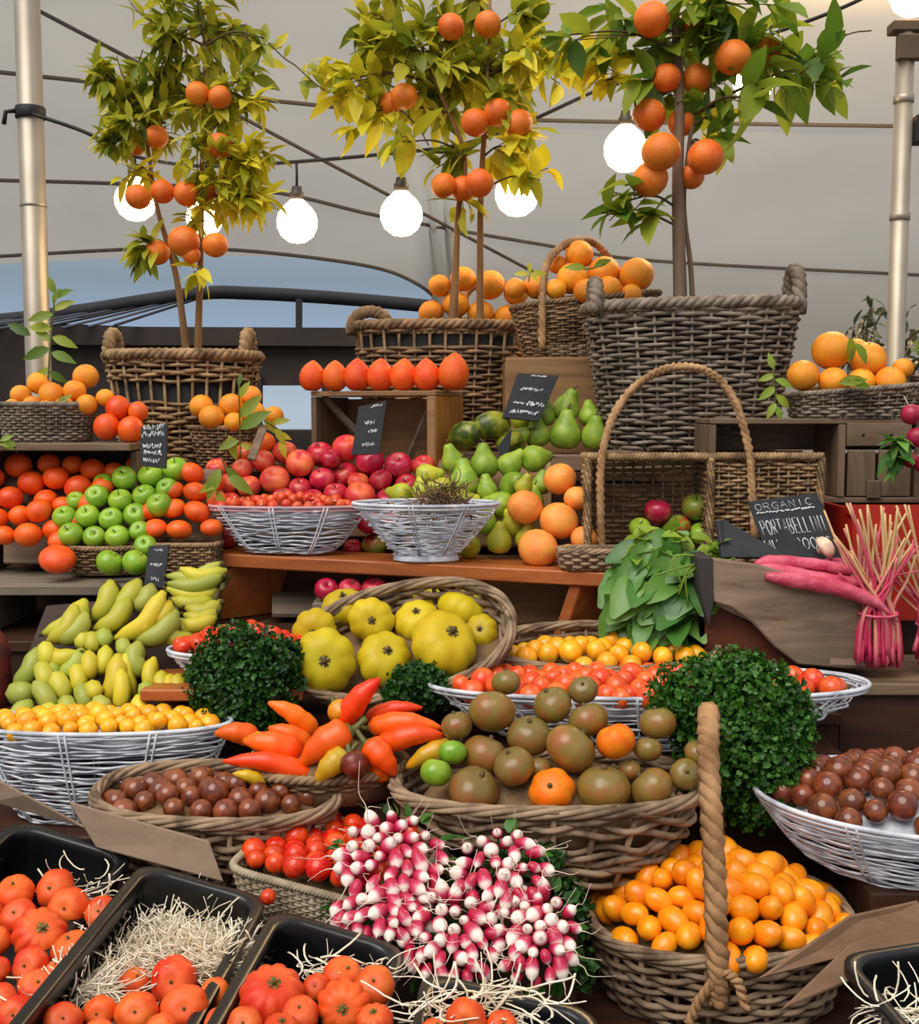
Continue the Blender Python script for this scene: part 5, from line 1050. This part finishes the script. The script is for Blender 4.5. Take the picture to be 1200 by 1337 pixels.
# rustic basket of brown tomatoes
riser(-.07, .19, 1.655, 1.85, .642, .80, 'dark block under the basket of brown tomatoes')
b8 = wicker('oval_basket', 'rustic oval wicker basket heaped with brown-green tomatoes', 'basket', (.135, 1.737, .803), .235, .14, .126, 'wicker_rustic', .76, 2.5, 10, 20, .0062, .012, .75, wave=1)
mound(b8, 'packing', .2, .115, .07, .085, M['straw_brown'])
bt_ = lambda x, y: 1.66+.00125*(1015-y)
heap('brown_tomato', [(575, 1009, 20, 'green_tomato'), (626, 1010, 32), (680, 1002, 26), (740, 989, 31), (716, 1020, 28, 'orange_tomato'), (791, 1012, 33), (801, 979, 25, 'orange_tomato'), (772, 953, 24), (697, 954, 27), (656, 942, 28), (631, 966, 28), (605, 953, 20), (727, 934, 25), (744, 924, 18), (847, 1009, 27), (884, 1007, 19), (904, 991, 16), (839, 978, 17), (853, 957, 23), (657, 917, 18), (825, 985, 15), (598, 985, 17, 'green_tomato'), (700, 980, 18)],
     bt_, 'brown-green tomato', 'rustic basket in the centre', 'tomato', 'brown and green tomatoes', rs=1.08, w=(.6, .25, 1.0), rot=lambda: (U(-.3, 1.1), U(-.5, .5), U(0, 6)))
# peppers in a shallow bowl
riser(-.30, -.11, 1.75, 1.86, .642, .888, 'dark block under the bowl of orange peppers')
b9 = wicker('bowl_basket', 'shallow brown basket heaped with orange peppers', 'basket', (-.215, 1.80, .89), .13, .095, .05, 'wicker_brown', .72, 2, 9, 28, .0034, .008, .15)
mound(b9, 'packing', .12, .085, .05, .035, M['straw_brown'])
PEP = [(335, 962, 280, 958, 13, 'pep_orange', .02), (392, 985, 318, 968, 17, 'pep_orange', .0), (410, 1015, 291, 994, 13, 'pep_red', -.03), (412, 956, 350, 917, 12, 'pep_orange', .05), (405, 974, 350, 950, 12, 'pep_orange', .03), (456, 955, 392, 1000, 20, 'pep_orange', -.02), (447, 945, 496, 886, 14, 'pep_red', .03),
       (484, 950, 578, 951, 13, 'pep_orange', .02), (480, 938, 552, 924, 10, 'pep_red', .05), (496, 974, 580, 960, 14, 'pep_orange', .0), (480, 972, 517, 1012, 17, 'pep_orange', -.03), (452, 985, 412, 1022, 15, 'pep_yellow', -.05), (459, 990, 470, 1018, 17, 'pep_dark', -.06), (590, 975, 530, 1003, 13, 'pep_yellow', -.01),
       (352, 972, 300, 962, 10, 'pep_yellow', .02), (346, 1021, 304, 1010, 8, 'pep_yellow', -.04), (440, 924, 452, 940, 14, 'pep_yellow', .04), (405, 942, 380, 936, 9, 'pep_red', .07), (500, 1012, 490, 990, 14, 'pep_orange', -.02)]
Hpp = Heap('long pepper', 'shallow brown basket of peppers', 'pepper', 'long peppers in the brown basket'); CN = {'pep_orange': 'orange', 'pep_red': 'red', 'pep_yellow': 'yellow-green', 'pep_dark': 'dark red-green'}
for ax, ay, bx, by, r, m, dy in PEP:
    Y = 1.77+dy; a = at(ax, ay, Y); b = at(bx, by, Y-.015); k = mpp(ay, Y); L = (b-a).length; R = r*k*1.13
    P = spline([Vector(), (b-a)*.5+Vector((0, -.006, .10*L)), b-a], 14); pr = [.5, .86, .98, 1, 1, .98, .95, .9, .84, .76, .68, .58, .46, .32, .12]
    o = obj('pepper', MB().tube(P, [R*q*(1+.05*sin(j*1.7+ax)) for j, q in enumerate(pr)], 12), M[m]); o.location = a; tag(o, '', 'pepper', Hpp.group); o['adj'] = 'long %s pepper' % CN[m]; Hpp.o.append(o)
    T = (P[0]-P[1]).normalized(); obj('stalk', MB().tube(spline([-T*.001, T*R*.35, T*R*1.1+Vector((0, 0, R*.3))], 6), [R*.55, R*.5, R*.32, R*.24, R*.2, R*.2, R*.22], 7), M['calyx'], o)
# yellow cherries in the large left wire bowl
riser(-1.15, -.43, 1.83, 2.03, .642, .805, 'dark block under the left wire bowl')
w5 = wire_bowl('wire_bowl', 'large white wire bowl of yellow cherry tomatoes at left', (-.615, 1.925, .807), .225, .082, .165, .6, 24, 12, .0019, bulge=.8)
mound(w5, 'packing', .165, .055, .01, .15, M['wire'])
dome('yellow_cherry', (-.615, 1.925, .968), .205, .07, .012, .0155, 'yellow cherry tomato', 'large left wire bowl', 'tomato', 'yellow cherry tomatoes at left', rv=.2)
# brown cherries in the front left wicker
riser(-.55, -.22, 1.74, 1.83, .642, .808, 'dark block under the basket of brown cherry tomatoes')
b10 = wicker('oval_basket', 'flat rustic wicker basket of brown cherry tomatoes at left', 'basket', (-.375, 1.735, .81), .185, .11, .105, 'wicker_rustic', .8, 2.4, 9, 24, .0056, .011, .45, rot=(.08, .03, 0))
mound(b10, 'packing', .16, .1, .02, .085, M['straw_brown'])
dome('brown_cherry', (-.385, 1.722, .904), .165, .090, .022, .0185, 'glossy brown cherry tomato', 'flat left wicker basket', 'tomato', 'brown cherry tomatoes at left', rv=.15, keep=.92)
# right wire bowl with brown cherries
riser(.60, 1.15, 1.62, 1.86, .642, .80, 'dark block under the right wire bowl')
w6 = wire_bowl('wire_bowl', 'large white wire bowl of brown cherry tomatoes at right', (.715, 1.735, .803), .265, .17, .105, .62, 18, 14, .0019, bulge=.75, rot=(.05, .05, 0))
mound(w6, 'packing', .2, .125, .035, .08, M['wire'])
dome('brown_cherry', (.715, 1.745, .90), .235, .15, .05, .021, 'glossy brown cherry tomato', 'right wire bowl', 'tomato', 'brown cherry tomatoes at right', rv=.15)
o = obj('split_willow_rim', MB().tube(spline([tuple(Vector(at(x, y, 1.98))-Vector(at(1130, 995, 1.98))) for x, y in ((1068, 1002), (1110, 993), (1160, 989), (1260, 988))], 16), .006, 8, flat=.6).tube(spline([tuple(Vector(at(x, y, 1.985))-Vector(at(1130, 995, 1.98))) for x, y in ((1066, 996), (1110, 987), (1160, 984), (1260, 984))], 16), .005, 8), M['wicker_pale']); o.location = at(1130, 995, 1.98); tag(o, 'pale split willow rod behind the right bowl of brown cherry tomatoes', 'rod')
# square pale basket of red cherries
th2 = radians(-20)
b11 = wicker('square_basket', 'square pale sea-grass basket of red cherry tomatoes', 'basket', (-.18, 1.62, .775), .125, .105, .085, 'wicker_pale', .86, 9, 16, 76, .0024, .006, .1, rot=(.07, .1, th2), stake_r=.0036)
mound(b11, 'packing', .112, .095, .015, .06, M['straw_brown'])
riser(-.27, -.10, 1.58, 1.68, .642, .772, 'dark block under the square pale basket')
dome('red_cherry', (-.18, 1.624, .853), .119, .100, .016, .0165, 'red cherry tomato', 'square pale basket', 'tomato', 'red cherry tomatoes in the square basket', power=3, rv=.18, th=th2, nq=7)
tag(spawn('red_cherry', at(350, 1171, 1.505), .011, (1.2, .4, 0)), 'single red tomato caught between the square basket and black crates', 'tomato')
# handled basket of oval tomatoes
b12 = wicker('handled_basket', 'wicker basket with upright twisted handle full of oval orange tomatoes', 'basket', (.385, 1.655, .642), .19, .155, .118, 'wicker_rustic', .84, 2.3, 12, 24, .0054, .011, .35, rot=(.02, -.03, 0))
Rz = Matrix.Rotation(radians(-13), 3, 'Z'); hp = [Rz @ p for p in spline([(.005, -.160, .06), (.004, -.165, .13), (.001, -.155, .25), (-.006, -.115, .36), (-.008, -.04, .415), (-.008, .05, .40), (-.004, .12, .30), (0, .15, .18), (0, .15, .10)], 70)]
handle(b12, hp, .0165, 'rope', 15)
hr = obj('handle_root', MB().rope(spline([(.0, -.172, .10), (-.02, -.172, .07), (-.035, -.166, .03)], 16), .004, .0045, 2, 3).rope(spline([(.01, -.172, .115), (.03, -.172, .10), (.042, -.17, .06)], 16), .004, .0045, 2, 3), M['rope'], b12); hr.rotation_euler.z = radians(-13)
mound(b12, 'packing', .17, .135, .045, .095, M['straw_brown'])
dome('oval_tomato', (.385, 1.652, .752), .184, .150, .08, .0182, 'oval orange tomato', 'basket with the twisted handle', 'tomato', 'oval orange tomatoes', lean=1.7, rv=.14, jit=.3, sp=1.84)
# ================================================================== RADISHES
NR = NT('pink_white_radish'); tcr = NR.n('ShaderNodeTexCoord'); spr = NR.n('ShaderNodeSeparateXYZ'); NR.l(tcr.outputs['Object'], spr.inputs[0]); oi = NR.n('ShaderNodeObjectInfo')
hh = NR.math('ADD', NR.math('MULTIPLY', spr.outputs[2], .5), NR.math('ADD', .5, NR.math('MULTIPLY', NR.math('SUBTRACT', oi.outputs['Random'], .5), .35)))
NR.l(NR.ramp(hh, [(.42, lin((182, 30, 66))), (.64, lin((204, 74, 108))), (.86, lin((240, 226, 214)))]), NR.b.inputs['Base Color']); NR.b.inputs['Roughness'].default_value = .35; M['radish'] = NR.m; M['root'] = plain('radish_root', (228, 206, 186), .7)
RB = MB().lathe([(.05, -1.35), (.42, -1.25), (.78, -.85), (.95, -.3), (.98, .15), (.85, .62), (.55, .98), (.2, 1.2), (.08, 1.35)], 14).mesh('radish', M['radish'])
RT = []
for k in range(6):
    d = Vector((U(-.6, .6), U(-.6, .6), 1)); RT.append(MB().tube(spline([(0, 0, 1.25), tuple(Vector((0, 0, 1.6))+d*.3), tuple(Vector((0, 0, 1.8))+d*1.3+rvec()*.7), tuple(Vector((0, 0, 1.8))+d*2.6+rvec()*1.8)], 10), [.13, .1, .085, .07, .06, .055, .05, .045, .04, .035, .03], 4).mesh('root', M['root']))
def radishes(label, cx, cy, rx, ry, n, seed):
    random.seed(seed); yr = lambda y: 1.565-.20*(y-1075)/215
    B = at(cx, cy, yr(cy)+.02); root = thing('radish_bunch', label, 'radishes', B, group='bunches of pink radishes'); pts = []; tries = 0
    while len(pts) < n and tries < 6000:
        tries += 1; a = U(0, 2*pi); q = sqrt(random.random()); x, y = cx+rx*q*cos(a), cy+ry*q*sin(a)
        if all((x-u)**2+((y-v)*1.0)**2 > 15.2**2 for u, v, _ in pts): pts.append((x, y, q))
    for x, y, q in pts:
        Y = yr(y)-.035*sqrt(max(0, 1-q*q)); p = at(x, y, Y)-B; r = U(7.2, 11)*mpp(y, Y)
        d = Vector(((x-cx)/rx*.8, -1.0+.5*q, -(y-cy)/ry*.9-.1))+rvec()*.6
        o = link('radish', RB, root); o.location = p; o.scale = (r, r, r*U(.95, 1.35)); o.rotation_euler = d.to_track_quat('Z', 'Y').to_euler()
        link('root', random.choice(RT), o)
    mb = MB()
    for k in range(26): a = U(0, 2*pi); x, y = cx+rx*1.02*cos(a), cy+ry*1.02*sin(a); leaf(mb, at(x, y, yr(y)+.025)-B, (cos(a), .4, -sin(a)), U(.015, .03), U(.01, .017), curl=.5)
    for k in range(len(pts)//2):
        x, y, q = pts[k]; mb.tube(spline([at(x, y, yr(y)+.01)-B, lerp(at(x, y, yr(y)+.03)-B, Vector((0, .03, 0)), .6), Vector((0, .05, -.005))], 5), .0018, 4)
    obj('leaf_stalks', mb, M['parsley_light'], root)
radishes('left bunch of pink radishes spilling over the square basket corner', 512, 1132, 70, 66, 52, 41)
radishes('lower left bunch of pink radishes above the third black crate', 500, 1195, 62, 34, 26, 42)
radishes('upper right bunch of pink radishes below the brown tomato basket', 655, 1140, 58, 52, 36, 43)
radishes('lowest middle bunch of pink radishes hanging over the black crate', 590, 1222, 64, 62, 46, 44)
radishes('right bunch of pink radishes beside the twisted handle basket', 700, 1222, 54, 62, 38, 45)
riser(-.10, .16, 1.50, 1.60, .642, .80, 'dark block behind the radishes')
curly('parsley_bunch', 'dark green leaves showing behind the right radishes', [(at(745, 1190, 1.575), .03, .02, .05), (at(700, 1120, 1.60), .05, .02, .02), (at(760, 1270, 1.50), .02, .02, .03)], 420, .007, 'parsley')
# ================================================================== FRONT CRATES
def crate(label, O, yaw, pitch, roll, w, l, d, wool=True):
    root = thing('plastic_crate', label, 'crate', O, group='black plastic tomato crates')
    root.rotation_euler = (Matrix.Rotation(yaw, 3, 'Z') @ Matrix.Rotation(pitch, 3, 'X') @ Matrix.Rotation(roll, 3, 'Y')).to_euler()
    def loop(ins, z, r=.03):
        p = []; 
        for (cx, cy, a0) in ((w-ins-r, -ins-r, 0), (ins+r, -ins-r, pi/2), (ins+r, -l+ins+r, pi), (w-ins-r, -l+ins+r, 3*pi/2)):
            for k in range(6): a = a0+pi/2*k/5; p.append((cx+r*cos(a), cy+r*sin(a), z))
        return p
    def skin(loops, close=True):
        mb = MB(); n = len(loops[0]); V = [v for L in loops for v in L]; Q = [[i*n+k, i*n+(k+1) % n, (i+1)*n+(k+1) % n, (i+1)*n+k] for i in range(len(loops)-1) for k in range(n)]
        if close: Q.append([(len(loops)-1)*n+k for k in range(n)])
        return mb.add(V, Q)
    obj('rim', skin([loop(.006, -.014), loop(0, -.014), loop(0, -.002), loop(.002, 0), loop(.013, 0), loop(.016, -.003), loop(.016, -.016)], False), M['plastic'], root)
    obj('tray_body', skin([loop(.007, -.012), loop(.014, -d), loop(.018, -d+.003), loop(.016, -.014)], False).add([*loop(.016, -d+.003)], [list(range(24))]), M['plastic'], root)
    rb = MB()
    for k in range(int(l/.016)):
        for x, s in ((.019, 1), (w-.019, -1)): rb.box((x, -.03-k*.016, -d*.55), (.004, .006, d*.6))
    obj('side_ribs', rb, M['plastic'], root, False); return root
def wool(label, poly, Yf, h, n, L, r, drop=.0):
    """wood wool spread under and around tomatoes: poly = (px, py, rpx) blobs"""
    mb = MB(); c0 = at(poly[0][0], poly[0][1], Yf(poly[0][1]))
    for _ in range(n):
        x, y, rp = random.choice(poly); a = U(0, 2*pi); q = sqrt(random.random()); x += rp*q*cos(a); y += rp*q*sin(a)*.7
        p = at(x, y, Yf(y)+U(-.01, .03))-c0+Vector((0, 0, U(-h, h)-drop)); d = rvec(); d.z *= .2; d.y *= .5; k = rvec(); k.z *= .5; pts = []
        for i in range(8): pts.append(tuple(p)); p = p+d*(L/7)*U(.7, 1.2); d = (d+k*.5+rvec()*.2).normalized()
        mb.tube(pts, r*U(.7, 1.3), 4, flat=.45)
    o = obj('wood_wool', mb, M['straw']); o.location = c0; tag(o, label, 'wood wool', None, 'stuff'); return o
random.seed(51)
R_ = radians
crate('leftmost large black plastic crate of heirloom tomatoes', at(20, 1068, 1.646), R_(-9), R_(8), R_(14), .191, .43, .112)
crate('second black plastic crate lined with pale wood wool', at(186, 1124, 1.511), R_(-6), R_(4), R_(14.5), .181, .42, .112)
crate('third black plastic crate beside the radishes', at(358, 1184, 1.395), R_(-8), R_(5), R_(14), .176, .37, .112)
crate('black plastic crate below the hanging radishes', at(552, 1266, 1.265), R_(-4), R_(5), R_(12), .205, .28, .10)
crate('black plastic crate cut off at the bottom right corner', at(1090, 1246, 1.36), R_(10), R_(6), R_(-4), .24, .34, .11)
crate('black plastic crate corner at the far left edge', at(-175, 1010, 1.795), R_(-9), R_(8), R_(14), .177, .3, .10)
yc = lambda x, y: .93*(1.62-.30*(y-1165)/172)
face_t = lambda: (Euler((.75+U(-.55, .5), U(-.5, .5), 0)).to_matrix() @ Euler((0, 0, U(0, 6))).to_matrix()).to_euler()
heap('ripe_tomato', [(28, 1167, 26), (68, 1166, 26), (94, 1184, 27), (120, 1190, 22), (25, 1198, 24), (46, 1220, 37, 'ribbed_tomato'), (94, 1240, 29), (35, 1262, 25), (46, 1290, 26), (6, 1304, 23), (0, 1228, 22), (4, 1265, 17), (20, 1325, 24), (-14, 1190, 20), (70, 1270, 16)], lambda x, y: yc(x, y), 'red-orange heirloom tomato', 'leftmost black crate', 'tomato', 'heirloom tomatoes in black crates', rot=face_t)
yc2 = lambda x, y: .93*(1.43-.26*(y-1281)/100)
heap('ripe_tomato', [(175, 1283, 21), (227, 1281, 32), (280, 1297, 21), (175, 1322, 28), (241, 1316, 31), (133, 1322, 22), (82, 1334, 26), (210, 1345, 22), (285, 1335, 20), (130, 1352, 22)], yc2, 'red-orange heirloom tomato', 'second black crate with wood wool', 'tomato', 'heirloom tomatoes in black crates', rot=face_t)
yc3 = lambda x, y: .93*(1.36-.2*(y-1280)/100)
heap('ribbed_tomato', [(367, 1298, 44), (438, 1278, 27, 'ripe_tomato'), (488, 1288, 28, 'ripe_tomato'), (446, 1318, 36), (400, 1325, 26, 'ripe_tomato'), (320, 1338, 24, 'ripe_tomato'), (482, 1330, 25), (368, 1345, 26), (410, 1288, 18, 'ripe_tomato')], yc3, 'red-orange heirloom tomato', 'third black crate beside the radishes', 'tomato', 'heirloom tomatoes in black crates', rot=face_t)
heap('ripe_tomato', [(608, 1334, 28), (648, 1338, 20), (575, 1345, 18)], lambda x, y: 1.165, 'red-orange heirloom tomato', 'crate below the radishes', 'tomato', 'heirloom tomatoes in black crates', rot=face_t)
wool('pale wood wool heaped in the second black crate', [(210, 1232, 66), (160, 1250, 46), (260, 1245, 50), (215, 1222, 48), (112, 1292, 18), (290, 1255, 20), (215, 1245, 60)], lambda y: .93*(1.525-.24*(y-1240)/100), .010, 2600, .07, .00095)
wool('few strands of wood wool beside tomatoes in the leftmost crate', [(100, 1155, 30), (130, 1165, 20), (75, 1280, 14), (60, 1310, 14)], lambda y: .93*(1.62-.30*(y-1165)/172), .006, 60, .06, .0012)
wool('few curled strands of wood wool in the third crate', [(400, 1270, 24), (415, 1265, 20), (500, 1270, 10)], lambda y: 1.30, .01, 40, .06, .0012)
wool('white wood wool strands in the crate below the radishes', [(570, 1325, 36), (680, 1320, 40), (620, 1310, 30)], lambda y: 1.18, .01, 90, .07, .0013)
wool('curled wood wool strands in the bottom right black crate', [(1165, 1320, 28), (1190, 1330, 24)], lambda y: 1.27, .008, 50, .07, .0013)
# cardboard carton flaps
board('cardboard_flap', 'grey cardboard carton flap standing behind the second and third crates', 'cardboard', [at(88, 1046, 1.63), at(272, 1098, 1.575), at(291, 1152, 1.55), at(125, 1107, 1.605)], .004, 'card')
board('cardboard_flap', 'long grey cardboard edge below the left wire bowl', 'cardboard', [at(-10, 1015, 1.80), at(30, 1038, 1.745), at(118, 1084, 1.69), at(-10, 1048, 1.80)], .005, 'card')
board('cardboard_flap', 'upper grey-brown cardboard flap right of the handled basket', 'cardboard', [at(1110, 1196, 1.50), at(1200, 1176, 1.56), at(1215, 1222, 1.52), at(992, 1278, 1.42)], .005, 'card_brown')
board('cardboard_flap', 'lower grey-brown cardboard flap right of the handled basket', 'cardboard', [at(1110, 1232, 1.44), at(1215, 1196, 1.50), at(1215, 1238, 1.46), at(1020, 1318, 1.35)], .005, 'card_brown')
# ================================================================== LABELS OF THE REPEATS: counted from what can be seen
bpy.context.view_layer.update()
dg = bpy.context.evaluated_depsgraph_get(); EYE = Vector((0, 0, CZ))
ORD = ['first', 'second', 'third', 'fourth', 'fifth', 'sixth', 'seventh', 'eighth', 'ninth', 'tenth', 'eleventh', 'twelfth', 'thirteenth', 'fourteenth', 'fifteenth', 'sixteenth', 'seventeenth', 'eighteenth', 'nineteenth', 'twentieth']
ORD += ['twenty-'+o for o in ORD[:9]]+['thirtieth']+['thirty-'+o for o in ORD[:9]]+['fortieth']+['forty-'+o for o in ORD[:9]]+['fiftieth']+['fifty-'+o for o in ORD[:9]]
def seen(o):
    own = {o.name}|{c.name for c in o.children}; n = tot = 0; P = []
    me = o.data.vertices; step_ = max(1, len(me)//60)
    for i in range(0, len(me), step_):
        p = o.matrix_world @ me[i].co; x, y = proj(p)
        if not (0 <= x < 1200 and 0 <= y < 1337): continue
        d = p-EYE; L = d.length; ok, loc, nn, _, h, _ = SC.ray_cast(dg, EYE, d/L, distance=L+.01)
        if ok and h.original.name in own: n += 1; P.append((x, y))
    return n, P
DEAD = []
for H in HEAPS:
    vis = []
    for o in H.o:
        n, P = seen(o)
        if n == 0: DEAD.append(o); continue
        x = sum(p[0] for p in P)/len(P); y = sum(p[1] for p in P)/len(P); vis.append((y, x, o))
    if not vis: continue
    cols = sorted(vis, key=lambda v: v[0]); rp = max(6.0, sum(o.dimensions.z for _, _, o in vis)/len(vis)/mpp(cols[0][0], cols[0][2].location.y)*.62)
    rows = [[cols[0]]]
    for v in cols[1:]:
        if v[0]-rows[-1][0][0] > rp: rows.append([v])
        else: rows[-1].append(v)
    for j, r in enumerate(rows):
        r.sort(key=lambda v: v[1]); nm = 'only' if len(rows) == 1 else 'top' if j == 0 else 'bottom' if j == len(rows)-1 else ORD[j]
        for i, (_, _, o) in enumerate(r):
            ph = o.get('adj', H.phrase)
            place = ('' if len(r) == 1 else ('leftmost' if i == 0 else ORD[i]+' from left' if i < len(r)-1 else 'rightmost'))
            row = '' if len(rows) == 1 else nm+' row'
            o['label'] = ' '.join((ph+', '+', '.join(q for q in (place, row) if q)+' of '+H.where).replace('of inside the', 'inside the').replace('of gap', 'in gap').split()) if place or row else ph+' in '+H.where
for o in DEAD:
    for c in list(o.children): bpy.data.objects.remove(c)
    bpy.data.objects.remove(o)
for o in SC.objects:
    if 'adj' in o: del o['adj']
# print('removed unseen repeats:', len(DEAD))
